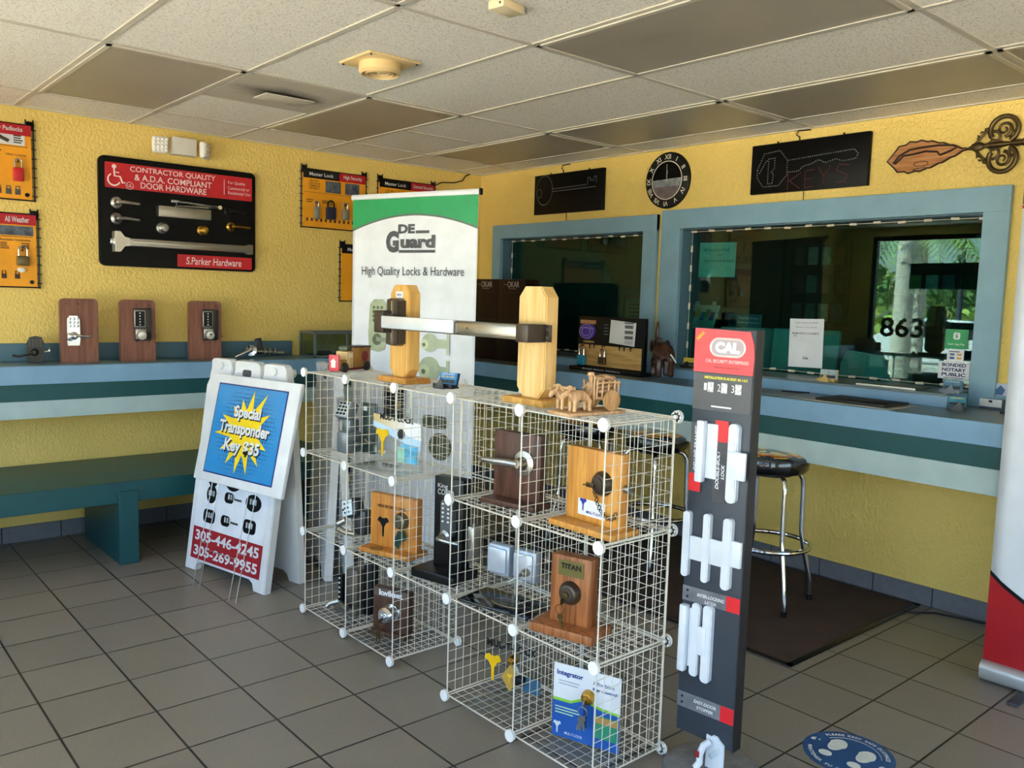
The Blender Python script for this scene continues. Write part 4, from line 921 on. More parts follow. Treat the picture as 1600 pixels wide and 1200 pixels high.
m.ball((.115, -.01, .088), .011, (1, 1, .9), 10); m.ball((.113, .018, .085), .011, (1, 1, .9), 10); m.build('cart_load', wood('#C3A07C', '#9A7450', 6), t)
J = [(.016, 0, .062, .011), (.015, 0, .080, .012), (.014, 0, .092, .010), (.013, 0, .10, .005), (.012, 0, .112, .009), (.012, 0, .119, .006), (.012, -.013, .092, .005), (.0, -.016, .080, .0045), (-.012, -.012, .078, .004), (.012, .013, .092, .005), (.0, .016, .080, .0045), (-.012, .012, .078, .004), (.004, -.008, .060, .006), (-.01, -.009, .045, .005), (.004, .008, .060, .006), (-.01, .009, .045, .005)]
dr = skin('driver', J, [(0, 1), (1, 2), (2, 3), (3, 4), (4, 5), (2, 6), (6, 7), (7, 8), (2, 9), (9, 10), (10, 11), (0, 12), (12, 13), (0, 14), (14, 15)], CARVED, t)
m = MB(); m.lathe([(.016, 0), (.011, .004), (.010, .012), (.004, .014)], 16, (.012, 0, .117)); m.build('hat', CARVED, dr)

# ------------------------------------------------------------------ samples inside the wire shelf
def stand(label, y, z, yaw, w, h, m, x=-2.42, bw=None, bd=.11, bt=.02, d=.035, name='lock_display_stand', bm=None):
    t = thing(name, label, 'lock display', (x, y, z), yaw+90-360); bw = bw or w+.035
    MB().box((0, 0, bt/2), (bw, bd, bt), .003).build('base', bm or m, t); MB().box((0, .015, bt+h/2), (w, d, h), .002).build('upright', m, t); return t, .015-d/2
def multkey(p, x, z, s, y, m):                          # forked key emblem
    o = [(-.004, -.05), (.004, -.05), (.006, -.03), (.006, .0), (.02, .022), (.036, .028), (.03, .045), (.016, .05), (.006, .042), (0, .046), (-.006, .042), (-.016, .05), (-.03, .045), (-.036, .028), (-.02, .022), (-.006, 0), (-.006, -.03)]
    return MB().prism([(x+a*s, z+b*s) for a, b in o], y-.0012, y).build('key_emblem', m, p)
t = thing('keypad_lock_sample', 'grey electronic keypad lock on dark green board, upper left wire cube', 'lock display', (-2.40, -2.11, Z2), -78)
MB().box((.07, .05, .115), (.09, .02, .23), .003).build('back_board', mat('#2A3A34', .4), t)
b = MB(); b.box((-.01, 0, .05), (.075, .09, .10), .012); b.box((-.012, .01, .125), (.06, .06, .06), .01); b.build('lock_body', mat('#7D858C', .35, .5), t)
Mk = Matrix.Translation((-.02, -.005, .19)) @ Matrix.Rotation(-.5, 4, 'X'); ko = MB().box((0, 0, 0), (.085, .05, .085), .008).build('keypad_head', mat('#7D858C', .35, .5), t, Mk)
MB().box((0, -.026, 0), (.07, .003, .07), .001).build('keypad_face', mat('#AEB6BA', .3), ko, Mk); m = MB()
for i in range(3):
    for j in range(4): m.box((-.022+.022*i, -.029, -.025+.0165*j), (.013, .004, .010), .001)
m.build('buttons', BLACK, ko, Mk); m = MB(); m.cyl((.07, .035, .05), (.07, -.03, .05), .01); m.cyl((.10, .0, .07), (.15, -.02, .065), .008); m.build('latch_tube', STEEL, t); MB().box((.055, .038, .205), (.02, .004, .02)).build('white_label', WHITE, t)

t = thing('acrylic_lock_display', 'clear acrylic lock display with gold header and yellow key picture, upper wire cube', 'lock display', (-2.42, -2.515, Z2), 188+90-360)
m = MB(); m.box((0, .01, .13), (.31, .006, .255), .002); m.box((0, -.05, .004), (.31, .13, .006), .002); m.build('acrylic_sheet', CLEAR, t)
m = MB(); m.prism([(-.15, .17), (-.15, .215), (.145, .20), (.15, .13)], .004, .0065); pr = m.build('printed_header', screen_print('#C9B27E', '#E9ECEF', 'gold_print', 0, 1, (.1, .8)), t, smooth=False)
MB().prism([(-.15, .16), (.15, .085), (.15, .13), (-.15, .185)], .003, .006).build('blue_print', mat('#B9D6EE', .3), pr, smooth=False)
text('brand_lettering', [('MUL-T-LOCK', 0, .208, .21, .026, {'bold': .04})], BLACK, t, .002)
MB().prism(circ(.022, 20, .03, .145), .001, .0035).build('round_logo', mat('#1D1D22', .4, var=.5, scale=80), t)
multkey(t, -.085, .10, 1.15, .0, mat('#E0B70F', .35)); m = MB(); m.box((.085, .0, .07), (.10, .005, .075)); m.build('blue_card', mat('#5FB3DA', .35, var=.4, scale=20), t, smooth=False); MB().box((.04, -.004, .062), (.045, .004, .062)).build('green_card', mat('#8FC7B4', .35, var=.3, scale=20), t, smooth=False)

t = thing('tall_lock_display', 'tall black display column with silver keypad lever lock', 'lock display', (-2.42, -2.885, Z1), 193+90-360)
MB().box((0, -.01, .018), (.215, .15, .036), .004).build('base', BLACK, t); MB().box((-.0, .03, .205), (.145, .05, .37), .004).build('upright', BLACK, t)
text('brand_lettering', [('King', -.03, .352, .05, .022), ('COBRA', -.012, .33, .085, .022)], mat('#C9CCD2', .4), t, .0043, bold=0)
kp = MB().prism(rrect(.062, .15, .022, cx=.01, cz=.235), -.022, .006, .006).build('keypad_body', mat('#6E757C', .3, .6), t); m = MB()
for i in (0, 1):
    for j in range(5): m.ball((-.004+.027*i, -.023, .292-.017*j), .0058, (1, .4, .7), 10)
m.build('buttons', mat('#E6E9EA', .2), kp); rose_lever(kp, .01, .165, -.02, .10, STEEL, 1, .026); MB().box((.12, .02, .15), (.03, .05, .14), .004).build('latch_plate', STEEL, t)

t, yf = stand('dark walnut stand with satin lever handle in upper wire cube', -3.285, Z2, 191, .205, .235, DWAL, bw=.235)
rose_lever(t, .035, .155, yf, .155, SATIN, -1, .042)
t, yf = stand('light oak stand with dark deadbolt and small chained white card', -3.665, Z2, 181, .232, .235, OAK, x=-2.43, bw=.27, bd=.13)
deadbolt(t, .04, .155, yf, BRONZE, .036); m = MB(); m.cyl((.04, yf-.02, .155), (-.005, yf-.045, .15), .006, .002); m.box((.02, yf-.04, .152), (.03, .004, .014), .001); m.build('key', DBRASS, t)
MB().box((-.005, yf-.0008, .066), (.115, .0016, .052)).build('card', WHITE, t, smooth=False); multkey(t, -.04, .074, .40, yf-.0017, mat('#1E2F9A', .4)); text('brand_lettering', [('MUL-T-LOCK', .012, .053, .075, .009, {'bold': .03})], mat('#1E2F9A', .4), t, yf-.0024)
c_ = MB()
pts = [(.012, .14), (.02, .115), (.03, .09), (.045, .07), (.065, .056), (.085, .053), (.10, .062), (.11, .082)]
for k, (a, b_) in enumerate(pts):
    for q in (0, .5):
        if k+1 < len(pts): x_, z_ = a+(pts[k+1][0]-a)*q, b_+(pts[k+1][1]-b_)*q; c_.tube([(x_+.006*math.cos(u), yf-.012+.003*math.sin(u)*(1 if q else -1), z_+.006*math.sin(u)) for u in [2*PI*i/10 for i in range(10)]], .0014, 5, True)
c_.build('key_chain', BLACK, t); MB().cyl((.116, .015, .15), (.135, .015, .15), .013).build('bolt_end', STEEL, t)

t = thing('keypad_deadbolt_sample', 'chrome keypad deadbolt with lever lying tilted in middle left cube', 'lock display', (-2.42, -2.17, Z1), -72)
Mk = Matrix.Translation((.0, 0, .125)) @ Matrix.Rotation(-.35, 4, 'Y') @ Matrix.Rotation(-.25, 4, 'X'); kb = MB().box((0, .01, 0), (.075, .06, .085), .012).build('lock_body', mat('#3C4046', .35, .5), t, Mk)
MB().box((-.012, -.022, 0), (.06, .004, .07), .002).build('keypad_face', mat('#CFE0EA', .3), kb, Mk); m = MB()
for i, j in ((-.02, .02), (0, .022), (-.02, 0), (.0, .0), (-.02, -.02), (.004, -.02), (-.03, -.005)): m.cyl((i-.005, -.0245, j), (i-.005, -.026, j), .005, n=10)
m.build('buttons', BLACK, kb, Mk); m = MB(); m.tube([(-.02, -.02, .07), (-.055, -.03, .05), (-.055, -.03, .022), (.0, -.04, .018), (.05, -.04, .02)], [.014, .016, .015, .013, .010], 12); m.build('lever', SATIN, t); MB().box((.035, .03, .06), (.075, .06, .115), .01).build('rear_case', mat('#45484C', .35, .5), t)

t, yf = stand('golden wood High Security Locks stand with green keyed lock, middle cube', -2.51, Z1, 198, .25, .225, wood('#C98A3C', '#A9692A', 4), bw=.268, bd=.13)
text('lettering', [('HIGH SECURITY LOCKS', -.01, .195, .15, .013, {'bold': .03})], BLACK, t, yf-.001)
multkey(t, -.055, .105, .85, yf-.0005, BLACK); deadbolt(t, .045, .145, yf, mat('#6E6A55', .3, .7), .034); m = MB()
m.prism([(.02, .05), (.05, .03), (.07, .10), (.045, .11)], yf-.026, yf-.022); m.prism([(.05, .055), (.085, .075), (.07, .115), (.055, .10)], yf-.021, yf-.018); m.build('key_tag', mat('#1E3F36', .3), t); MB().cyl((-.055, -.045, .0205), (-.055, -.045, .0225), .03, n=26).build('round_plate', mat('#8A6230', .4), t)

t = thing('keypad_lock_sample', 'dark lever lock with keypad strip standing in lowest left cube', 'lock display', (-2.42, -2.13, Z0), -74)
m = MB(); m.box((.035, .02, .12), (.08, .07, .17), .012); m.box((.03, .0, .02), (.14, .10, .035), .008); m.build('lock_body', mat('#6A6258', .4, .4), t); MB().box((-.012, -.02, .10), (.022, .03, .15), .003).build('button_strip', BLACK, t)
m = MB()
for k in range(6): m.ball((-.014, -.036, .05+.022*k), .005, n=8)
m.build('push_buttons', WHITE, t); m = MB(); m.tube([(-.02, -.03, .05), (-.06, -.05, .035), (-.07, -.06, .02)], [.016, .014, .012], 10); m.tube([(.0, -.04, .045), (.03, -.06, .045), (.06, -.06, .04)], .015, 10); m.build('lever', STEEL, t)
MB().box((.12, .03, .12), (.05, .05, .24), .006).build('rear_post', BLACK, t)

t, yf = stand('dark wood stand with white lettered header, chrome knob and hanging keys', -2.50, Z0, 202, .185, .185, wood('#5A3E30', '#3C281E', 5), bd=.05, bw=.18)
MB().box((-.0, yf-.001, .185), (.178, .002, .035)).build('header_plate', mat('#5B4E45', .45), t, smooth=False); text('brand_lettering', [('kwikset', -.0, .185, .12, .026, {'bold': .045})], WHITE, t, yf-.0026)
knob(t, .005, .105, yf, CHROME, .036); MB().cyl((.005, yf-.066, .105), (.005, yf-.078, .105), .013).build('lock_cylinder', CHROME, t); keys_hanging(t, .005, .095, yf-.07, DBRASS)
m = MB(); m.box((0, -.06, .003), (.23, .12, .004), .002); m.build('acrylic_foot', CLEAR, t)

t = thing('acrylic_lock_display', 'twin silver blue lock cases on clear acrylic above a glossy black tray', 'lock display', (-2.41, -3.25, Z1), 193+90-360)
MB().box((0, -.02, .005), (.305, .17, .008), .003).build('tray', mat('#15161A', .08, spec=.8), t); MB().box((0, .035, .11), (.30, .005, .21), .002).build('acrylic_sheet', CLEAR, t)
for xx, kx in ((-.045, 0), (.07, 1)):
    lc = MB().box((xx, .01, .15), (.10, .04, .115), .012).build('lock_case', mat('#97A3B6', .3, .3), t); MB().box((xx-.004, -.012, .15), (.082, .008, .09), .006).build('case_face', mat('#B3BDCB', .3, .3), lc)
deadbolt(t, .085, .135, -.015, STEEL, .014); m = MB(); m.box((.085, -.05, .135), (.003, .03, .014), .001); m.tube([(.06, -.055, .12), (.04, -.06, .1), (.085, -.052, .132)], .002, 6); m.build('key', STEEL, t)
m = MB(); m.tube([(.10+.07*math.cos(a)-.08, -.03+.035*math.sin(a), .012) for a in [2*PI*i/20 for i in range(20)]], .0012, 5, True); m.build('wire_loop', STEEL, t)

t, yf = stand('reddish oak stand with bronze keyed cylinder and small brass plate', -3.575, Z1, 196, .15, .225, REDOAK, bw=.235, bd=.14, bt=.03, d=.05)
MB().box((0, yf-.001, .215), (.095, .002, .052)).build('name_plate', mat('#6E6639', .35, .5), t, smooth=False); text('plate_lettering', [('TITAN', 0, .222, .075, .018, {'bold': .04})], BLACK, t, yf-.0028)
deadbolt(t, .0, .135, yf, BRONZE, .036); m = MB(); m.lathe([(.012, 0), (.011, .006), (.003, .007)], 16, (0, yf-.031, .135), (0, -1, 0)); m.build('keyway', DBRASS, t); keys_hanging(t, -.008, .115, yf-.028, DBRASS, 1)

t = thing('acrylic_lock_display', 'clear acrylic display with yellow key and gold diamond tag, lowest cube', 'lock display', (-2.42, -3.275, Z0), 198+90-360)
m = MB(); m.box((0, .02, .125), (.25, .006, .245), .002); m.box((0, -.04, .004), (.25, .14, .006), .002); m.build('acrylic_sheet', CLEAR, t)
text('brand_lettering', [('MUL-T-LOCK', .0, .205, .21, .028, {'bold': .04})], BLACK, t, .013); text('handwriting', [('Try it', -.05, .17, .045, .014, {'bold': 0})], DGREY, t, .0135)
multkey(t, -.075, .115, 1.0, .01, mat('#E8B90F', .3)); deadbolt(t, .01, .165, .016, BRASS, .017)
MB().prism([(.0, .045), (.04, .10), (.005, .15), (-.035, .095)], .004, .008).build('gold_tag', mat('#C9A24A', .35, .3), t, smooth=False); multkey(t, .002, .095, .35, .003, mat('#F0C73A', .3)); MB().box((.085, .012, .085), (.075, .003, .055)).build('blue_card', mat('#33607F', .4), t, smooth=False); MB().box((.045, .0, .10), (.04, .03, .03), .005).build('lock_body', BLACK, t)

t = thing('key_control_display', 'white and blue key control board with brass cylinder and keys', 'lock display', (-2.42, -3.655, Z0), 199+90-360)
m = MB(); m.box((0, .012, .135), (.25, .008, .265), .002); m.box((0, -.03, .004), (.25, .11, .007), .002); m.build('acrylic_backing', CLEAR, t); bx(-.12, .12, .005, .0075, .012, .262).build('white_sheet', WHITE, t, smooth=False)
pr = MB().prism([(-.12, .012), (.12, .012), (.12, .135), (.05, .14), (-.01, .155), (-.055, .135), (-.12, .135)], .003, .0045).build('blue_print', mat('#1B56A8', .35), t, smooth=False)
MB().prism([(-.12, .135), (-.055, .135), (-.01, .155), (.05, .14), (.12, .135), (.12, .143), (.05, .148), (-.01, .164), (-.055, .144), (-.12, .144)], .0028, .0044).build('green_stripe', mat('#8CC63F', .35), t, smooth=False)
text('heading', [('Integrator', -.06, .23, .095, .022, {'bold': .035})], mat('#173F86', .4), t, .0042); text('subheading', [('Affordable', .06, .225, .075, .013, {'bold': 0}), ('Key Control', .065, .203, .085, .014, {'bold': .03})], mat('#173F86', .4), t, .0042); text('brand_lettering', [('MUL-T-LOCK', -.04, .03, .065, .009)], WHITE, t, .0022)
multkey(t, -.10, .045, .4, .0022, WHITE); m = MB(); fakelines(m, -.11, -.02, .09, .12, 3, .0025, .35); m.build('small_print', mat('#BFE0B0', .4), t); m = MB(); fakelines(m, -.10, -.01, .19, .21, 2, .0042, .4); m.build('grey_print', mat('#A9B1BC', .4), t)
deadbolt(t, .01, .175, .004, BRASS, .022); keys_hanging(t, .01, .165, -.018, STEEL, 3); MB().box((.01, -.022, .12), (.012, .004, .075), .001).build('key_fob_strap', mat('#14306A', .4), t)
cd = MB().box((.075, .0, .085), (.085, .003, .075)).build('green_card', mat('#2E8C6A', .4), t, smooth=False); bx(.035, .115, -.0022, -.0016, .098, .12).build('brown_band', mat('#B08A50', .4), cd, smooth=False)

# ------------------------------------------------------------------ door security stand
t = thing('door_lock_stand', 'tall dark grey stand with white door latches and red header', 'display stand', (-2.215, -3.972, 0), 184.26+90-360)
w = .205; MB().box((0, .022, .768), (w, .04, 1.285), .003).build('panel', mat('#333B46', .45), t); MB().box((w/2-.0, .022, .768), (.004, .044, 1.288)).build('side_edge', mat('#15161A', .5), t)
MB().cyl((0, .045, .02), (0, .045, 1.0), .016).build('pole', mat('#2A313B', .4), t); MB().lathe([(.155, 0), (.15, .016), (.12, .026), (.03, .03), (.02, .05)], 40, (0, .06, 0)).build('stone_base', mat('#77787A', .7, var=.25, scale=25, bump=.3), t)
hd = MB().prism([(-w/2, 1.277), (w/2-.004, 1.277), (w/2-.001, 1.33), (w/2-.006, 1.37), (w/2-.018, 1.405), (-w/2, 1.41)], -.0012, .002).build('red_header', mat('#E8444C', .4), t, smooth=False)
m = MB(); rr = rrect(.115, .052, .026, 8, .012, 1.355); m.tube([(x, -.002, z) for x, z in rr], .0036, 8, True); m.build('logo_ring', mat('#EBD9DA', .25, .2), hd); MB().prism(rrect(.108, .045, .022, 8, .012, 1.355), -.002, -.001).build('logo_field', mat('#A89CA3', .35), hd)
text('logo_lettering', [('CAL', .012, 1.355, .083, .033, {'bold': .07})], mat('#F4E9EA', .3), hd, -.003); text('header_lettering', [('CAL SECURITY ENTERPRISES', .012, 1.313, .145, .010)], mat('#F2C9CB', .4), hd, -.002); text('handwriting', [('Home Security', .012, 1.294, .085, .010, {'bold': 0})], mat('#7B2E38', .5), hd, -.002); text('corner_lettering', [('NEW!', -.082, 1.387, .032, .011, {'rot': .75, 'bold': .03})], YELLOW, hd, -.002)
ic = MB().box((-.002, .0012, 1.218), (w-.006, .002, .112)).build('instruction_card', mat('#4A4C52', .4), t, smooth=False); text('card_heading', [('INSTALLATION IS AS EASY AS 1-2-3', .01, 1.262, .145, .008, {'bold': .03})], mat('#E8E02A', .4), ic, -.0005)
for k in range(3): MB().box((-.04+.047*k, -.0005, 1.233), (.020, .001, .03)).build('step_picture', mat('#D8D8DA', .4, var=.4, scale=120), ic, smooth=False); text('step_number', [(str(k+1), -.058+.047*k, 1.233, .010, .022, {'bold': 0})], WHITE, ic, -.0008)
m = MB(); fakelines(m, -.035, .045, 1.172, 1.178, 1, -.0002, .8); m.build('web_address', WHITE, ic)
FG = screen_print('#C7202A', '#26262C', 'label_fade_a', 0, 1, (.1, .4))
def labelstrip(x0, x1, z0, z1, lines, vertical, redtop, skew=0):
    redw = .26
    if vertical:
        o = bx(x0, x1, -.0012, .002, z0, z1).build('product_label', mat('#44464E', .35, var=.25, scale=14), t, smooth=False)
        a, b_ = (z1-(z1-z0)*redw, z1) if redtop else (z0, z0+(z1-z0)*redw); bx(x0, x1, -.0018, -.0011, a, b_).build('red_end', mat('#D9222C', .35), o, smooth=False)
        for (s, x, z, hgt, ln) in lines: text('label_lettering', [(s, x, z, ln, hgt, {'rot': PI/2, 'bold': .03, 'shear': .2})], WHITE, o, -.0024)
    else:
        pr = [(x0, z0), (x1, z0-skew), (x1, z1-skew), (x0, z1)]; o = MB().prism(pr, -.0012, .002).build('product_label', mat('#6E717A', .35, var=.3, scale=12), t, smooth=False)
        f = .77; xm = x0+(x1-x0)*f; MB().prism([(xm, z0-skew*f), (x1, z0-skew), (x1, z1-skew), (xm, z1-skew*f)], -.0018, -.0011).build('red_end', mat('#D9222C', .35), o, smooth=False)
        for (s, x, z, hgt, ln) in lines: text('label_lettering', [(s, x, z, ln, hgt, {'rot': -math.atan2(skew, x1-x0), 'bold': .03, 'shear': .2})], WHITE, o, -.0024)
        m = MB(); m.cyl((x0+.018, -.001, (z0+z1)/2-skew*.1+.01), (x0+.018, -.002, (z0+z1)/2-skew*.1+.01), .004); m.cyl((x0+.018, -.001, (z0+z1)/2-skew*.1-.01), (x0+.018, -.002, (z0+z1)/2-skew*.1-.01), .004); m.build('printed_dots', BLACK, o)
labelstrip(-.10, -.058, .905, 1.118, [('DELUXE TRANSIT', -.079, 1.04, .013, .14)], True, False); labelstrip(-.015, .03, .885, 1.135, [('DOUBLE-BOLT', .0, .985, .012, .12), ('LOCK', .018, .98, .011, .045)], True, True)
labelstrip(-w/2+.001, w/2-.002, .553, .60, [('INTER-LOCKING', .0, .583, .011, .095), ('LATCH', .0, .566, .010, .04)], False, False, -.006); labelstrip(-w/2+.001, w/2-.002, .205, .255, [('EASY-DOOR', -.0, .24, .011, .08), ('STOPPER', -.0, .222, .010, .06)], False, False, -.004)
WL = mat('#D6DDE8', .3)
def strip(x, z0, z1, ww=.024, dd=.018): return MB().prism(rrect(ww, z1-z0, ww*.42, cx=x, cz=(z0+z1)/2), -dd, .002, .003)
lt = thing_part = None
def latch(name, mb, sub=()): 
    o = mb.build(name, WL, t)
    for n_, b_ in sub: b_.build(n_, WL, o)
    return o
latch('door_latch', MB().box((-.055, -.012, 1.035), (.026, .024, .19), .004), [('latch_plate', bx(-.042, -.004, -.006, .002, .953, 1.122, .003))])
latch('door_latch', strip(.055, .893, 1.132, .034, .018), [('latch_bolt', bx(.045, .105, -.028, -.016, .968, 1.052, .004)), ('latch_rail', strip(.058, .94, 1.08, .022, .024))])
latch('door_latch', strip(-.092, .633, .84), [('latch_plate', bx(-.08, .0, -.010, .002, .69, .765, .003))]); latch('door_latch', strip(-.02, .63, .845), [('latch_plate', bx(-.008, .055, -.010, .002, .69, .77, .003))]); latch('door_latch', strip(.052, .625, .845, .03), [('latch_plate', bx(.065, .098, -.012, .002, .70, .78, .003))])
latch('door_latch', MB().box((-.083, -.013, .437), (.026, .026, .215), .005), [('latch_plate', bx(-.07, -.03, -.007, .002, .345, .535, .003))]); latch('door_latch', strip(-.045, .32, .555, .03, .012)); latch('door_latch', strip(.0, .315, .56, .032, .018), [('latch_bolt', bx(-.03, .0, -.022, -.012, .40, .49, .003))])
ds = latch('door_stopper', MB().prism([(.012, .045), (.075, .045), (.075, .135), (.06, .145), (.05, .155), (.035, .155), (.03, .148), (.012, .15)], -.004, .002, .002), [('stopper_arm', MB().tube([(.03, -.012, .135), (.02, -.03, .125), (.015, -.04, .10), (.018, -.045, .075), (.01, -.055, .058)], .011, 10))]); MB().box((.012, -.052, .103), (.016, .005, .02), .002).build('red_print', mat('#8E1F22', .4), ds)
MB().cyl((.045, -.03, .10), (.06, -.002, .115), .009).build('stopper_spring', CLEAR, ds)

# ------------------------------------------------------------------ stools, mat, floor graphics
t0 = thing('bar_stool', 'chrome bar stool with flame patterned black seat beside the tall latch stand', 'stool', (-.64, -3.18, .008), 100, 'flame seat bar stools')
VIN = mat('#0E0E10', .18, coat=.6); MB().lathe([(.02, .665), (.165, .668), (.178, .685), (.18, .72), (.172, .742), (.14, .756), (.02, .760)], 44).build('seat', VIN, t0)
fl = [];
for i in range(36):
    a = 2*PI*i/36; r_ = (.165 if i % 3 == 0 else .12 if i % 3 == 1 else .075)+.01*math.sin(i*2.1); fl.append((r_*math.cos(a), r_*math.sin(a)))
def dome(o, h=.0012):
    m = MB(); b = bmesh.new(); zf = lambda r: .7603-.004*(r/.14)**2-(.018*max(0, (r-.135)/.04)**1.5)
    c_ = b.verts.new((0, 0, .7603+h)); rings = [[b.verts.new((x*k/5, y*k/5, zf(math.hypot(x, y)*k/5)+h)) for x, y in o] for k in range(1, 6)]; n = len(o)
    for i in range(n):
        b.faces.new((c_, rings[0][i], rings[0][(i+1) % n]))
        for a_, d_ in zip(rings, rings[1:]): b.faces.new((a_[i], d_[i], d_[(i+1) % n], a_[(i+1) % n]))
    return m._add(b)
def flame(c0, pts): return pts
OR = dome([(.172*math.cos(a)*(1 if abs(math.sin(a*3.5)) > .45 else .82), .172*math.sin(a)*(1 if abs(math.sin(a*3.5)) > .45 else .82)) for a in [2*PI*i/72 for i in range(72)]]).build('flame_print', mat('#E0741C', .2, var=.3, scale=10, coat=.5), t0)
dome([(q*math.cos(a), q*math.sin(a)) for a, q in [(2*PI*i/72, .158 if abs(math.sin(i*2*PI/72*3.5)) > .55 else .118) for i in range(72)]], .0022).build('flame_heart', mat('#E8B426', .2, coat=.5), t0)
bl = MB()
dome([(q*math.cos(a)*.9+.0, q*math.sin(a)*.9) for a, q in [(2*PI*i/60, .105 if abs(math.sin(i*2*PI/60*2.5+.6)) > .88 else .032) for i in range(60)]], .0032).build('black_center', VIN, t0)
for k in range(4):
    a = PI/4+PI/2*k; c_, s_ = math.cos(a), math.sin(a)
    pr = [(0.05, .655), (.12, .655), (.15, .645), (.168, .62), (.172, .58), (.176, .36), (.186, .30), (.225, .14), (.238, .07), (.24, .02)]
    lg = MB().tube([(r_*c_, r_*s_, z) for r_, z in pr], .0125, 12); lo = lg.build('leg', CHROME, t0); MB().cyl((.24*c_, .24*s_, 0), (.24*c_, .24*s_, .03), .0155).build('foot_cap', BLACK, lo)
MB().tube([(.205*math.cos(a), .205*math.sin(a), .30) for a in [2*PI*i/48 for i in range(48)]], .0115, 10, True).build('foot_ring', CHROME, t0); MB().cyl((0, 0, .645), (0, 0, .668), .10).build('seat_plate', BLACK, t0)
dup(t0, (-.655, -2.46, .008), 83, 'chrome bar stool with flame seat standing behind the wire shelf, nearer the latch stand'); dup(t0, (-.66, -1.92, .008), 118, 'chrome bar stool with flame seat behind the shelf, nearest the room corner')
MATB = mat('#3B2A20', .95, var=.22, scale=6, bump=.5, bscale=500)
t = thing('floor_mat', 'dark brown entrance mat under the bar stools', 'mat', (-.64, -2.6, 0)); MB().box((0, 0, .004), (1.16, 2.14, .007), .002).build('carpet', MATB, t); m = MB()
for s in (-1, 1): m.box((s*.59, 0, .003), (.03, 2.2, .006), .002); m.box((0, s*1.085, .003), (1.21, .03, .006), .002)
m.build('rubber_edge', BLACK, t)
t = thing('floor_decal', 'round blue keep safe distance decal with white footprints on the floor', 'decal', (-1.70, -4.19, .0006), -90)
TOPV = Matrix.Rotation(-PI/2, 4, 'X')                    # XZ front plane -> XY facing up
R = .146; MB().prism(circ(R, 48), -.0005, 0).build('disc', mat('#1C4E86', .35), t, TOPV, smooth=False); WD = mat('#D8DEDC', .4)
fo = MB()
for sx, cx_ in ((-1, -.052), (1, .048)):
    f = MB(); f.prism([(cx_+.030*math.sin(u)*(1 if math.cos(u) > 0 else .82), .02+.045*math.cos(u)) for u in [2*PI*i/24 for i in range(24)]], -.0012, -.0006); f.prism(circ(.022, 20, cx_, -.058, 1, .85), -.0012, -.0006); f.build('footprint', WD, t, TOPV, smooth=False)
def arc(s, r, a0, a1, h, flip=1):
    m = MB()
    for k, ch in enumerate(s):
        if ch == ' ': continue
        a = math.radians(a0+(a1-a0)*k/(len(s)-1)); letter(m, ch, r*math.sin(a), r*math.cos(a), None, h, -.0011, .035, 0, -a if flip > 0 else PI-a)
    return m
arc('PLEASE KEEP SAFE DISTANCE', .122, -62, 62, .014).build('top_lettering', WD, t, TOPV, smooth=False); arc('MANTENGA SU DISTANCIA', .122, 242, 118, .014, -1).build('bottom_lettering', WD, t, TOPV, smooth=False)
for s in (-1, 1): text('distance_lettering', [('6', s*.12-.006, .0, .016, .024, {'bold': .06}), ('ft', s*.12+.012, .006, .010, .010)], WD, t, -.0011, TOPV)
m = MB(); m.tube([(.102*math.sin(a), -.001, .102*math.cos(a)) for a in [math.radians(q) for q in range(-65, 66, 5)]], .0008, 4); m.build('arc_line', WD, t, TOPV)
o = MB().tube([(-.22, -3.70, .009), (-.17, -3.74, .006), (-.10, -3.80, .006), (-.06, -3.95, .006), (-.03, -4.06, .006), (-.03, -4.4, .006)], .005, 8).build('floor_cable', BLACK); tag(o, 'black cable lying along the baseboard beside the mat corner', 'cable')

# ------------------------------------------------------------------ above the service windows
DOTW = mat('#7E8284', .4); DOTR = mat('#7C2A2C', .4)
def led_dots(p, pts, r, y, m, name): 
    b = MB()
    for x, z in pts: b.cyl((x, y, z), (x, y-.0022, z), r, r*.7, 8)
    return b.build(name, m, p)
def along(poly, step, closed=False):
    q = list(poly)+([poly[0]] if closed else []); out = []; carry = 0
    for (x0, z0), (x1, z1) in zip(q, q[1:]):
        L = math.hypot(x1-x0, z1-z0); s = carry
        while s < L: out.append((x0+(x1-x0)*s/L, z0+(z1-z0)*s/L)); s += step
        carry = s-L
    return out
def led_sign(label, yc, zc, w, h):
    t = thing('led_sign', label, 'sign', (-.002, yc, zc), -90)
    MB().box((0, -.016, 0), (w, .028, h), .003).build('panel', mat('#09090A', .4, spec=.15), t); f = MB()
    for s in (-1, 1): f.tube([(s*w*.28, -.012, h/2-.005), (s*w*.28, -.012, h/2+.012)], .005, 6)
    f.build('hanging_tab', BLACK, t); MB().tube([(-.02, -.012, -h/2), (-.018, -.012, -h/2-.03), (-.022, -.008, -h/2-.065)], .0022, 6).build('pull_cord', BLACK, t)
    MB().tube([(-.06, -.012, h/2-.01), (-.062, -.014, h/2+.02), (-.085, -.012, h/2+.035), (-.075, -.01, h/2+.055), (.0, -.008, min(h/2+.06, HC-zc-.012))], .0035, 6).build('power_cord', BLACK, t); return t
t = led_sign('black LED sign with a dotted key outline above the smaller service window', -1.03, 2.252, .698, .285)
led_dots(t, [(-.24+.085*math.cos(a), .03+.105*math.sin(a)) for a in [2*PI*i/44 for i in range(44)]], .0035, -.030, DOTW, 'bow_dots')
led_dots(t, [(-.295+.028*math.cos(a), .01+.032*math.sin(a)) for a in [2*PI*i/16 for i in range(16)]], .003, -.030, DOTW, 'hole_dots')
led_dots(t, along([(-.15, .035), (.20, .04), (.205, .085), (.225, .085), (.23, .065), (.26, .065), (.265, .09), (.285, .09), (.285, .045)], .011)+along([(-.15, .015), (.285, .02)], .011), .003, -.030, DOTW, 'blade_dots')
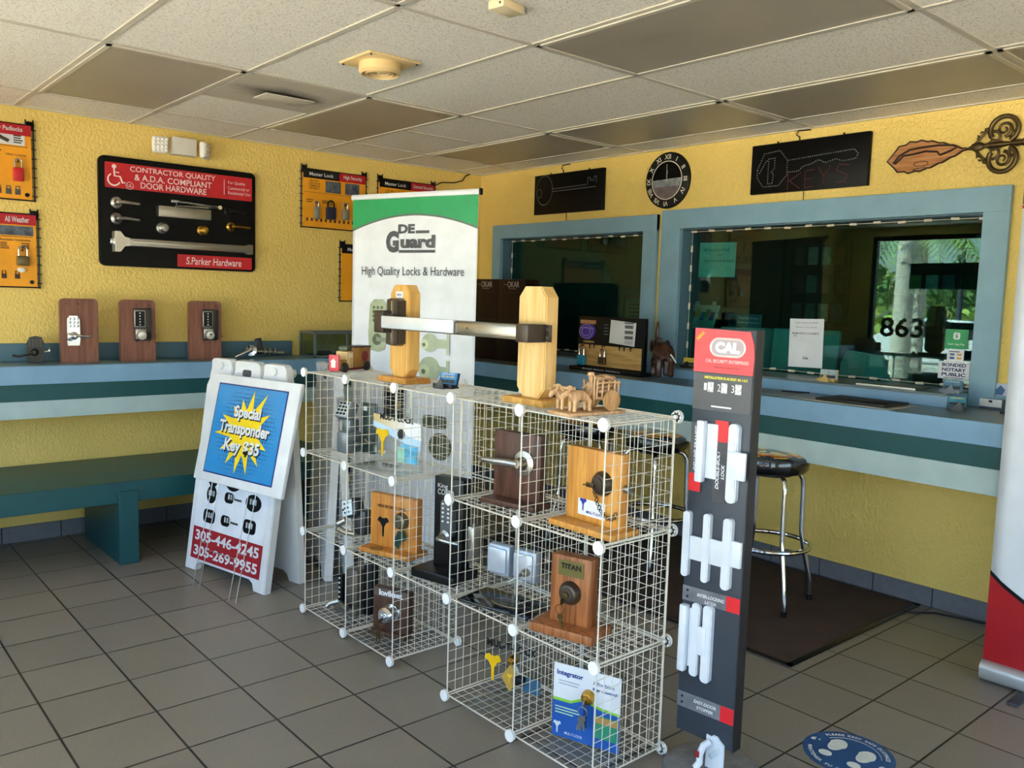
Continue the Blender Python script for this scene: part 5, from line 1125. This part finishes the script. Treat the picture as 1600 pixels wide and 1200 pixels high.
t = led_sign('black LED sign reading KEYS under a dotted key, above the larger window', -2.907, 2.263, .706, .277)
led_dots(t, along([(-.31, .0), (-.27, .085), (-.17, .095), (-.12, .035), (-.12, -.045), (-.17, -.10), (-.27, -.10), (-.31, -.045)], .0135, True)+along([(-.295, -.02), (-.255, .045), (-.24, .045)], .0135)+along([(-.24, .055), (-.20, .055), (-.20, -.0), (-.22, -.02), (-.205, -.03), (-.21, -.085), (-.24, -.085), (-.24, .055)], .0135), .0036, -.030, DOTW, 'bow_dots')
led_dots(t, along([(-.115, .035), (.27, .055), (.295, .03), (.28, .005), (.21, .0), (.17, .015), (.11, .0), (.07, .02), (.02, .0), (-.02, -.005), (-.05, -.03), (-.115, -.03)], .0135), .0036, -.030, DOTW, 'blade_dots')
KE = [[(-.11, -.035), (-.11, -.125)], [(-.035, -.04), (-.10, -.08), (-.035, -.125)], [(.045, -.03), (-.005, -.035), (-.005, -.125), (.05, -.12)], [(-.005, -.078), (.04, -.076)], [(.075, -.025), (.105, -.07), (.14, -.02)], [(.105, -.07), (.105, -.12)], [(.25, -.025), (.19, -.015), (.175, -.045), (.24, -.075), (.23, -.11), (.17, -.11)]]
led_dots(t, [q for l in KE for q in along(l, .0125)], .0034, -.030, DOTR, 'letter_dots')

t = thing('wall_clock', 'round black wall clock with roman numerals and a photo face', 'clock', (-.002, -1.927, 2.262), -90)
MB().lathe([(.170, 0), (.177, .004), (.176, .018), (.168, .022)], 56, (0, 0, 0), (0, -1, 0)).build('clock_body', mat('#0A0A0A', .4, spec=.3), t)
def band(r0, r1, y): 
    b = MB(); b.sheet([[(r0*math.cos(a), y, r0*math.sin(a)), (r1*math.cos(a), y, r1*math.sin(a))] for a in [2*PI*i/64 for i in range(65)]]); return b
IV = mat('#E8E3D8', .4); band(.117, .122, -.0235).build('dial_ring', IV, t)
sec = lambda lo, hi: [(.116*math.cos(a), .116*math.sin(a)) for a in [math.radians(lo+(hi-lo)*i/24) for i in range(25)]]
MB().prism(sec(5, 178), -.0232, -.022).build('night_sky_print', mat('#0C0B08', .7, var=.5, scale=50, spec=.1), t, smooth=False)
MB().prism(sec(178, 365), -.0232, -.022).build('street_print', mat('#7F868C', .3, var=.45, scale=28), t, smooth=False); MB().prism(sec(200, 340), -.0238, -.0233).build('road_print', mat('#6B6062', .35, var=.2, scale=30), t, smooth=False)
for k, s in enumerate(('XII', 'I', 'II', 'III', 'IV', 'V', 'VI', 'VII', 'VIII', 'IX', 'X', 'XI')):
    a = PI/2-k*PI/6; m = MB(); letter(m, s, .147*math.cos(a), .147*math.sin(a), None, .030, -.0228, .012, 0, a-PI/2); m.build('roman_numeral', IV, t, smooth=False)
HM = mat('#B9BDB8', .3, .4); MB().bar((0, -.025, -.03), (-.002, -.025, .10), .004, .0015).build('minute_hand', HM, t); MB().bar((0, -.0265, -.02), (.004, -.0265, .06), .006, .0015).build('hour_hand', HM, t); MB().cyl((0, -.024, 0), (0, -.029, 0), .006).build('hand_pin', HM, t)

t = thing('carved_wood_plaque', 'leaf shaped carved wooden plaque with burnt black edge on the wall', 'plaque', (-.002, -3.545, 2.237), -90)
random.seed(2); up, lo = [], []
for i in range(15):
    u = i/14; x = -.19+.38*u; hh = .088*math.sin(PI*min(1, u**.75*1.02))**.8*(1-.35*u)+.004; j = .008*(i % 2)
    up.append((x+j, .0+hh-j+.02*u)); lo.append((x+j, -hh*.95+j+.02*u))
out = [(-.192, -.002)]+lo[1:]+[(.195, .022)]+up[:0:-1]
cp = MB().prism(out, -.018, 0, .002).build('plaque_board', wood('#C08A5A', '#996238', 3.5, .5, 'X', 14, .2), t); EB = mat('#2A1710', .6)
MB().tube([(x, -.017, z) for x, z in out], .0042, 6, True).build('burnt_edge', EB, cp)
MB().tube([(-.16, -.019, -.015), (-.13, -.019, .02), (-.08, -.019, .045), (-.02, -.019, .05), (.06, -.019, .052), (.13, -.019, .045), (.145, -.019, .032), (.12, -.019, .02), (.07, -.019, .005), (.055, -.019, .022), (.0, -.019, .03), (-.06, -.019, .022), (-.11, -.019, .018), (-.15, -.019, -.018)], .0052, 6).build('burnt_outline', EB, cp)
for s in (-1, 1): MB().tube([(-.02+.035*math.cos(a), -.0185, -.028+.012*s*math.sin(a)) for a in [PI*i/8 for i in range(9)]], .0016, 5).build('carved_scroll', EB, cp)
MB().tube([(-.06, -.0185, -.055), (-.03, -.0185, -.05), (.0, -.0185, -.048), (.008, -.0185, -.058), (-.02, -.0185, -.062), (-.055, -.0185, -.058)], .002, 5).build('carved_key', EB, cp)
t = thing('ornate_key_ornament', 'large antique brass key ornament with scrolled openwork bow', 'wall ornament', (-.002, -3.885, 2.262), -90)
def spiral(cx_, cz_, r0, r1, a0, a1, n=30): return [(cx_+(r0+(r1-r0)*i/n)*math.cos(math.radians(a0+(a1-a0)*i/n)), -.018, cz_+(r0+(r1-r0)*i/n)*math.sin(math.radians(a0+(a1-a0)*i/n))) for i in range(n+1)]
for s in (1, -1):
    F = lambda P: [(x, y, s*z) for x, y, z in P]
    b = MB(); b.tube(F(spiral(.012, .066, .060, .060, -60, 210)), [.011]*31, 10); b.build('bow_loop', DBRASS, t)
    b = MB(); b.tube(F(spiral(.012, .068, .036, .008, -80, 420)), [.008-.004*i/30 for i in range(31)], 8); b.tube(F(spiral(-.028, .034, .03, .007, 100, -260)), [.007-.003*i/30 for i in range(31)], 8); b.tube(F(spiral(.055, .035, .022, .006, 60, 400)), [.007-.003*i/30 for i in range(31)], 8); b.build('bow_scroll', DBRASS, t)
    b = MB(); b.tube(F([(-.04, -.018, .085), (-.055, -.018, .07), (-.075, -.018, .055), (-.085, -.018, .045), (-.095, -.018, .03), (-.11, -.018, .015)]), [.006, .009, .006, .008, .006, .007], 8); b.ball((-.062, -.018, s*.072), .012); b.ball((-.095, -.018, s*.036), .010); b.tube(F(spiral(-.085, .058, .018, .005, 200, 520, 20)), .004, 6); b.build('leaf_scroll', DBRASS, t)
b = MB(); b.lathe([(.006, 0), (.012, .03), (.009, .06), (.013, .1), (.008, .14), (.016, .16), (.013, .18), (.017, .19), (.012, .21), (.012, .30), (.014, .34)], 20, (-.09, -.018, 0), (1, 0, 0)); b.ball((-.10, -.018, 0), .022, (1.5, .5, 1)); b.ball((-.135, -.016, -.004), .009); b.build('key_stem', DBRASS, t)
for s in (1, -1): MB().tube([(-.07, -.02, 0), (-.03, -.022, s*.02), (.01, -.02, s*.012)], [.004, .009, .003], 8).build('stem_leaf', DBRASS, t)

# module strings around the glass
MOD = mat('#DAD3BE', .4)
def led_string(label, yl, yr, zb, zt, nx, nz, left_only, yb0=None):
    t = thing('led_module_string', label, 'light string', (.072, (yl+yr)/2, (zb+zt)/2), -90); W2, H2 = (yl-yr)/2, (zt-zb)/2
    mo = MB(); mo.box((0, 0, 0), (.042, .009, .013), .003); 
    for k in (-1, 0, 1): mo.cyl((k*.012, -.004, 0), (k*.012, -.006, 0), .004, n=8)
    o = mo.build('led_module', MOD, t); me = o.data; bpy.data.objects.remove(o); P = []
    for i in range(nx): P.append((-W2+.02+(2*W2-.04)*i/(nx-1), H2-.012, 0))
    for i in range(1, nz): P.append((-W2+.008, H2-2*H2*i/nz, 1))
    for i in range(nx+1): P.append((-W2+.03+(2*W2-.05)*i/nx, -H2+.014, 0))
    for k, (x, z, v) in enumerate(P):
        q = bpy.data.objects.new('led_module', me); COL.objects.link(q); q.parent = t; q.location = (x, 0, z+.003*math.sin(k*2.3)); q.rotation_euler = (0, PI/2 if v else .05*math.sin(k*1.7), 0)
    w = MB(); w.tube([(W2, .002, H2-.012), (-W2+.012, .002, H2-.012), (-W2+.008, .002, H2-.03), (-W2+.008, .002, -H2+.03), (-W2+.02, .002, -H2+.014), (W2, .002, -H2+.014)], .0016, 5); w.build('wire', MOD, t)
led_string('string of pale LED modules around the smaller service window glass', -.318, -1.738, 1.102, 1.945, 13, 7, True)
led_string('string of pale LED modules around the larger service window glass', -2.07, -3.825, 1.102, 1.95, 14, 7, True)

# ------------------------------------------------------------------ stickers and sheets on the glass
def sheet(name, label, cat, x, y0, y1, z0, z1, m, parts=(), tilt=0):
    t = thing(name, label, cat, (x, (y0+y1)/2, (z0+z1)/2), -90); w, h = abs(y1-y0), z1-z0
    Mt = Matrix.Rotation(tilt, 4, 'Y'); b = MB().box((0, 0, 0), (w, .0012, h)).build('paper', m, t, Mt, smooth=False); return t, w, h, Mt
t, w, h, Mt = sheet('handwritten_note', 'handwritten pale note taped inside the larger window, upper left', 'note', .098, -2.12, -2.392, 1.655, 1.868, mat('#E4E6DE', .6), tilt=.015)
text('handwriting', [('All sales are final', -.01, .062, .19, .018, {'bold': 0}), ('and', .02, .03, .03, .012, {'bold': 0}), ('no refund will be issued', .015, -.005, .22, .018, {'bold': 0})], mat('#2E4A48', .6), t, -.0008, Mt)
m = MB(); m.tube([(-.06, -.001, -.05), (-.045, -.001, -.065), (-.03, -.001, -.055), (-.015, -.001, -.062)], .002, 5); m.build('scribble', WHITE, t)
t, w, h, Mt = sheet('notice_sheet', 'white printed notice sheet taped to the middle of the larger window', 'notice', .080, -2.80, -3.012, 1.142, 1.418, mat('#DDE0E8', .5), tilt=-.02)
text('notice_text', [('Send money with Zelle', 0, .115, .14, .011, {'bold': 0}), ('Scan to pay', 0, .09, .13, .009, {'bold': 0}), ('MIAMI SAFETY LOCKSMITH', -.005, .055, .165, .011), ('INC', -.068, .04, .02, .008), ('Zelle', .0, -.085, .035, .014, {'bold': .03})], mat('#4A4E58', .5), t, -.0008, Mt)
t, w, h, Mt = sheet('payment_sticker', 'green payment sticker on the right of the larger window', 'sticker', .082, -3.667, -3.776, 1.298, 1.396, mat('#1D9A5B', .4))
MB().prism(rrect(.032, .034, .008, cx=.0, cz=.016), -.0012, -.0007).build('logo_field', WHITE, t, Mt); text('logo_lettering', [('$', .0, .016, .014, .024, {'bold': .05}), ('Cash App Pay', 0, -.026, .08, .012, {'bold': 0})], mat('#D8F0E2', .4), t, -.0015, Mt)
text('dollar_mark', [('$', .0, .016, .013, .023, {'bold': .03})], mat('#17804A', .4), t, -.0019, Mt)
t, w, h, Mt = sheet('card_sticker', 'small white credit card logo sticker below the green sticker', 'sticker', .082, -3.682, -3.762, 1.236, 1.294, mat('#E6E8EA', .4))
for x, z, c_ in ((-.015, -.012, '#2F5FA8'), (.018, -.012, '#D9A45E'), (-.015, .006, '#5C6FA0'), (.018, .006, '#C9A070')): MB().box((x, -.0012, z), (.022, .0008, .011)).build('card_logo', mat(c_, .4), t, smooth=False)
m = MB(); fakelines(m, -.03, .02, .016, .024, 1, -.001, .7); m.build('small_print', GREY, t)
t, w, h, Mt = sheet('notary_sticker', 'white BONDED NOTARY PUBLIC sticker at the lower right of the window', 'sticker', .082, -3.645, -3.795, 1.148, 1.234, mat('#E4E6EC', .4))
text('lettering', [('BONDED', 0, .027, .115, .018, {'bold': .04}), ('NOTARY', 0, .003, .115, .018, {'bold': .04}), ('PUBLIC', 0, -.021, .115, .018, {'bold': .04})], mat('#1F2C6A', .4), t, -.0009, Mt); m = MB(); fakelines(m, -.05, .05, -.04, -.034, 1, -.0008, .6); m.build('small_print', mat('#3B4C88', .4), t)

# ------------------------------------------------------------------ on the service counter
BRN = mat('#1A0A06', .35, spec=.25)
for y, l in ((-.575, 'glossy dark brown box standing in the counter corner, nearer the banner'), (-.873, 'glossy dark brown box beside its twin, behind the wooden post')):
    t = thing('display_box', l, 'display box', (-.33, y, RZ), -90); MB().box((0, 0, .293), (.295, .13, .585), .003).build('carton', BRN, t)
    text('logo_lettering', [('OKAR', .02, .548, .125, .042, {'bold': 0})], mat('#B9B2AC', .4), t, -.0662); m = MB(); bx(-.085, -.045, -.0666, -.0655, .545, .549, mb=m); fakelines(m, -.03, .08, .515, .521, 1, -.066, .6); m.build('logo_line', mat('#8E8782', .4), t, smooth=False)
    m = MB(); bx(-.147, .147, -.0658, -.0652, .49, .494, mb=m); bx(-.147, .147, -.0658, -.0652, .29, .293, mb=m); m.build('fold_line', mat('#1A0D09', .4), t, smooth=False)
t = thing('padlock_counter_display', 'black counter display with two padlocks hanging over a wooden panel', 'counter display', (-.40, -1.815, RZ), -92)
w = .585; MB().box((0, .03, .012), (.63, .11, .024), .003).build('base', BLACK, t); text('base_lettering', [('Strong. Secure. Solutions.', -.02, .013, .34, .014, {'bold': .02, 'shear': .15})], mat('#B9BCC4', .4), t, -.0262)
MB().box((0, .04, .185), (w, .03, .33), .003).build('back_board', mat('#0B0C10', .4, spec=.25), t); MB().box((0, .022, .10), (w-.03, .008, .135), .002).build('wood_panel', wood('#C9A468', '#A9844A', 3, .4, 'X'), t)
hp = MB().prism(circ(.065, 30, -.205, .255, 1.15, .85)[0:30], .022, .0246).build('purple_print', mat('#4B36A0', .35), t); MB().prism([(-.27, .30), (-.13, .30), (-.13, .325), (-.27, .325)], .0215, .0246).build('tan_print', mat('#B98C5E', .4), hp, smooth=False)
b = MB()
for r_ in (.055, .035): b.tube([(-.215+r_*1.1*math.cos(a), .021, .25+r_*.8*math.sin(a)) for a in [2*PI*i/28 for i in range(28)]], .0016, 5, True)
bx(-.26, -.14, .0205, .0215, .272, .275, mb=b); b.build('print_lines', mat('#B9A8D8', .4), hp); text('brand_lettering', [('medeco', -.19, .188, .10, .018, {'bold': .03})], mat('#C6A46A', .4), t, .0243)
lf = MB().box((.115, .018, .255), (.215, .003, .145)).build('leaflet', mat('#D9DADA', .5), t, Matrix.Translation((.115, 0, .255)) @ Matrix.Rotation(.06, 4, 'Y') @ Matrix.Translation((-.115, 0, -.255)), smooth=False); m = MB()
for k in range(3): bx(.135, .205, .0155, .0163, .285-.033*k, .305-.033*k, mb=m)
bx(.13, .21, .0155, .0163, .314, .322, mb=m); fakelines(m, .135, .21, .188, .212, 3, .016, .3); m.build('leaflet_print', mat('#5B5F63', .5), lf, smooth=False); m = MB(); fakelines(m, -.055, -.01, .23, .31, 4, .0243, .25); m.build('side_print', GREY, t)
KH = MB()
for x in (-.13, -.17, .095, .135, .19): KH.ball((x, .017, .165), .007, n=8); KH.box((x, .017, .152), (.006, .003, .018), .001)
KH.build('key_cutouts', BLACK, t)
for x in (-.225, -.035): MB().tube([(x, .018, .162), (x, -.006, .160), (x, -.010, .166)], .003, 6).build('hook', BLACK, t)
def at_medeco(x, y, z): a = math.radians(-92); return Vector((-.40+x*math.cos(a)-y*math.sin(a), -1.815+x*math.sin(a)+y*math.cos(a), RZ+z))
padlock('blue bodied padlock hanging on the black counter display', at_medeco(-.225, -.003, .098), .062, .065, mat('#1E86A8', .35, var=.1), -92, CHROME, 1.0); padlock('brown bodied padlock hanging on the black counter display', at_medeco(-.035, -.003, .098), .055, .048, mat('#5C4A34', .35, .5), -92, CHROME, 1.15)
t = thing('elephant_statue', 'dark carved wooden elephant with raised trunk, rear turned to the room', 'statue', (-.395, -2.262, RZ), -38)   # head toward +y local
EL = wood('#4A2A1E', '#2C1610', 5, .28, 'Z', 4, .6)
J = [(.0, -.055, .168, .062), (.0, -.01, .176, .066), (0, .05, .18, .056), (0, .095, .20, .034), (0, .125, .215, .036), (0, .15, .215, .02), (0, .168, .235, .014), (0, .172, .275, .0115), (0, .166, .315, .009), (0, .155, .335, .008),
     (-.036, -.07, .12, .027), (-.04, -.078, .065, .020), (-.038, -.072, .012, .021), (.036, -.07, .12, .027), (.04, -.06, .065, .020), (.038, -.052, .012, .021),
     (-.034, .06, .12, .023), (-.036, .07, .065, .018), (-.036, .072, .012, .020), (.034, .06, .12, .023), (.036, .055, .065, .018), (.036, .052, .012, .020)]
eb = skin('elephant_body', J, [(0, 1), (1, 2), (2, 3), (3, 4), (4, 5), (5, 6), (6, 7), (7, 8), (8, 9), (0, 10), (10, 11), (11, 12), (0, 13), (13, 14), (14, 15), (2, 16), (16, 17), (17, 18), (2, 19), (19, 20), (20, 21)], EL, t)
for s in (-1, 1):
    MB().ball((s*.048, .10, .19), .034, (.28, .75, 1.1), 16, Matrix.Rotation(s*.5, 4, 'Z')).build('ear', EL, t); MB().tube([(s*.018, .145, .20), (s*.024, .17, .19), (s*.024, .19, .20)], [.006, .005, .002], 8).build('tusk', mat('#CFC6B4', .4), t)
MB().tube([(0, -.108, .175), (.004, -.122, .15), (.006, -.125, .11), (.006, -.122, .08)], [.007, .005, .004, .005], 8).build('tail', EL, t); MB().tube([(.016, -.128, .155), (.032, -.132, .135), (.05, -.13, .108)], .0045, 6).build('white_tag', WHITE, t)
card_holder('gold framed card holder with picture cards on the window ledge', (-.20, -3.205, 1.101), -88, mat('#9FB4B8', .35, var=.3, scale=40), .09, .15, (), '#B99A55')
card_holder('clear card holder with blue cards on the window ledge under the notary sticker', (-.17, -3.815, 1.101), -84, mat('#4E7E9E', .35, var=.25, scale=40), .08, .3, (('CARD', .045, .006, WHITE),), '#6A7480')
card_holder('black card holder with teal cards at the right end of the counter', (-.27, -3.885, RZ), -70, mat('#3F8FA8', .35, var=.25, scale=40), .075, .45, (('LOCKSMITH', .046, .007, YELLOW),), '#22262A')
card_holder('yellow and black card holder half hidden behind the tall latch stand', (-.22, -2.32, 1.101), -80, mat('#C9B84A', .4, var=.2, scale=40), .08, .2, (), '#1C1A16')
t = thing('card_box', 'white business card box at the far right of the counter', 'card box', (-.07, -3.965, RZ), -90); MB().box((0, 0, .024), (.095, .05, .046), .001).build('box_body', mat('#5D6676', .4), t); MB().box((0, -.026, .030), (.096, .003, .036), .001).build('white_card', WHITE, t); MB().box((.0, -.0278, .038), (.016, .0008, .010)).build('printed_mark', BLACK, t)
t = thing('blue_card_stack', 'blue and white card standing against the wall beside the window frame', 'card', (-.012, -3.995, 1.095), -90); MB().box((0, 0, .03), (.09, .006, .058)).build('card', mat('#C5CEE4', .4), t, smooth=False); MB().prism([(-.04, .005), (-.01, .005), (.0, .03), (-.02, .05), (-.04, .03)], -.0042, -.0032).build('printed_mark', mat('#2E5E8E', .4), t, smooth=False)
struct('trim_3', bx(-.03, -.001, -4.06, -3.957, RZ+.002, 1.094), BLUE)
t = thing('phone_stand', 'black angled device on the counter edge beside the white card box', 'stand', (-.20, -4.10, RZ), -80); MB().prism([(-.05, 0), (.05, 0), (.05, .012), (.01, .02), (.045, .075), (.03, .08), (-.02, .015), (-.05, .012)], -.03, .03, .002).build('cradle', BLACK, t); MB().ball((-.005, -.032, .03), .008).build('silver_button', CHROME, t)
t = thing('document_tray', 'pale sheet with a black counter pad lying under the larger window', 'counter pad', (-.455, -3.52, RZ), -92); MB().box((-.02, 0, .002), (.46, .27, .003)).build('under_sheet', mat('#A9A9A8', .5), t, smooth=False); MB().box((.0, .01, .010), (.35, .23, .012), .003).build('pad', mat('#1B1B1D', .55), t); text('pad_lettering', [('LOCKSMITH', 0, 0, .14, .02)], mat('#8F9092', .5), t, 0, Matrix.Translation((0, -.03, .0168)) @ Matrix.Rotation(-PI/2, 4, 'X'))
o = MB().box((0, 0, .0015), (.20, .25, .002)).build('paper_sheet', mat('#7C8486', .5)); o.location = (-.42, -3.03, RZ); o.rotation_euler = (0, 0, .12); tag(o, 'dull grey sheet lying on the counter beside the black pad', 'paper')
o = MB().cyl((0, -.07, .006), (0, .07, .006), .004).build('ballpoint_pen', BLACK); o.location = (-.36, -3.12, RZ+.0028); o.rotation_euler = (0, 0, .5); tag(o, 'black pen lying on the grey sheet on the counter', 'pen')
t = thing('deal_tray', 'shallow steel pass-through tray set in the window ledge', 'tray', (-.13, -3.52, 1.101), -90); m = MB(); m.box((0, 0, .0015), (.30, .17, .002)); bx(-.15, .15, -.088, -.084, 0, .008, mb=m); bx(-.15, -.146, -.085, .085, 0, .008, mb=m); bx(.146, .15, -.085, .085, 0, .008, mb=m); m.build('tray_pan', STEEL, t, smooth=False); MB().box((0, -.02, .003), (.24, .09, .001)).build('tray_well', mat('#2B2A2A', .4), t, smooth=False)

# ------------------------------------------------------------------ the office behind the tinted glass
t = thing('office_desk', 'white desk behind the larger service window', 'desk', (.62, -2.65, 0), -90); MB().box((0, 0, .985), (2.6, .75, .03), .004).build('desk_top', mat('#8E9490', .4), t)
for s in (-1, 1): MB().box((s*1.26, 0, .485), (.04, .7, .97)).build('side_panel', mat('#8E9490', .5), t, smooth=False)
t = thing('computer_monitor', 'pale computer monitor behind the notice sheet, seen from the back', 'monitor', (.50, -2.65, 1.002), -86); MB().box((0, 0, .21), (.44, .04, .27), .012).build('monitor_shell', mat('#CFD6D2', .5), t, Matrix.Rotation(-.1, 4, 'X')); MB().box((0, .03, .05), (.06, .03, .12), .005).build('neck', PLASTIC, t); MB().box((0, .03, .006), (.2, .14, .012), .004).build('foot', PLASTIC, t)
t = thing('battery_station', 'white counter unit with a teal Keyless Entry Battery Station sign', 'display unit', (.48, -2.22, 1.0), -90); MB().box((0, .06, .17), (.34, .16, .34), .006).build('cabinet', mat('#DDE2DE', .5), t); MB().box((.02, -.024, .385), (.25, .01, .085), .002).build('sign_plate', mat('#1F5E7A', .4), t); text('sign_lettering', [('Keyless Entry', .05, .40, .15, .02), ('Battery Station', .05, .372, .16, .018)], WHITE, t, -.0296); MB().box((-.07, -.0295, .385), (.05, .002, .05)).build('sign_picture', mat('#3A4A44', .4, var=.6, scale=40), t, smooth=False)
t = thing('key_display_rack', 'slanted counter rack with colourful key cards behind the left of the larger window', 'display rack', (.48, -1.90, 1.0), -90); MB().box((0, .04, .16), (.24, .2, .32), .006).build('rack_body', mat('#1D2422', .5), t); Mr = Matrix.Translation((0, -.02, .40)) @ Matrix.Rotation(-.4, 4, 'X'); MB().box((0, 0, 0), (.23, .012, .17), .003).build('slanted_board', mat('#D3D6D0', .5), t, Mr)
for k, c_ in enumerate(('#C7492F', '#D9B436', '#3F7FB5', '#4E9A5A', '#8A3F7A')): MB().box((-.08+.04*k, -.008, .0+.02*(k % 2)), (.034, .004, .06)).build('key_card', mat(c_, .4), t, Mr, smooth=False)
for k in (-.07, .07): MB().ball((k, -.012, .09), .02, (1, .4, 1), 12).build('top_knob', PLASTIC, t, Mr)
t = thing('office_printer', 'pale curved office machine at the right of the desk behind the glass', 'printer', (.55, -3.09, 1.0), -90); MB().prism([(-.16, 0), (.16, 0), (.15, .12), (.09, .22), (-.12, .24), (-.16, .16)], -.12, .16, .01).build('machine_body', mat('#CBD6D2', .5), t); MB().box((0, -.13, .06), (.2, .02, .05), .004).build('paper_slot', BLACK, t)
t = thing('office_chair', 'dark office chair behind the desk', 'chair', (1.6, -3.3, 0), -70)
MB().box((0, 0, .48), (.5, .5, .09), .03).build('seat', BLACK, t); MB().box((0, .26, .95), (.48, .08, .62), .035).build('backrest', BLACK, t); MB().cyl((0, 0, .08), (0, 0, .44), .03).build('pedestal', DGREY, t)
for k in range(5): a = 2*PI*k/5; MB().tube([(0, 0, .10), (.28*math.cos(a), .28*math.sin(a), .05)], .018, 8).build('base_arm', BLACK, t); MB().ball((.28*math.cos(a), .28*math.sin(a), .03), .03, n=10).build('caster', BLACK, t)
t = thing('round_wall_board', 'round brown board on the office wall seen through the smaller window', 'wall board', (1.80, -.001, 1.91), 0); MB().lathe([(.30, 0), (.305, .012), (.29, .02)], 48, (0, 0, 0), (0, -1, 0)).build('board', wood('#7A5A40', '#5C4230', 4), t)
t = thing('framed_certificate', 'framed certificate on the office wall below the round board', 'picture', (2.02, -.002, 1.37), 0); MB().box((0, -.01, 0), (.55, .018, .36), .003).build('frame', mat('#2A2621', .4), t); MB().box((0, -.02, 0), (.49, .002, .30)).build('certificate', mat('#A9AD9C', .6), t, smooth=False); m = MB(); fakelines(m, -.2, .2, -.11, .11, 6, -.0215, .35); m.build('certificate_print', DGREY, t)
for y, l in ((-1.15, 'dark hook panel with packaged locks on the office back wall, left'), (-2.15, 'dark hook panel with packaged locks on the office back wall, right')):
    t = thing('hook_panel', l, 'wall panel', (XE-.102, y, 1.72), -90); MB().box((0, -.012, 0), (.62, .02, .85), .003).build('panel_board', mat('#2B3330', .6), t)
    for i in range(4):
        for j in range(3): MB().box((-.21+.14*i, -.035, .26-.27*j), (.10, .025, .17), .006).build('packaged_lock', mat(random.choice(('#8C9A92', '#B9A66A', '#C7CCC6', '#7A3B33', '#5A6E7E')), .35, var=.3, scale=20), t)
t = thing('office_poster', 'white and red poster on the office back wall beside the mirrored window', 'poster', (XE-.102, -2.75, 1.98), -90); MB().box((0, -.003, 0), (.42, .004, .30)).build('sheet', mat('#C9CFCB', .5), t, smooth=False); MB().prism([(-.21, -.15), (.21, -.15), (-.21, -.02)], -.0062, -.005).build('red_corner', mat('#B5303A', .5), t, smooth=False)
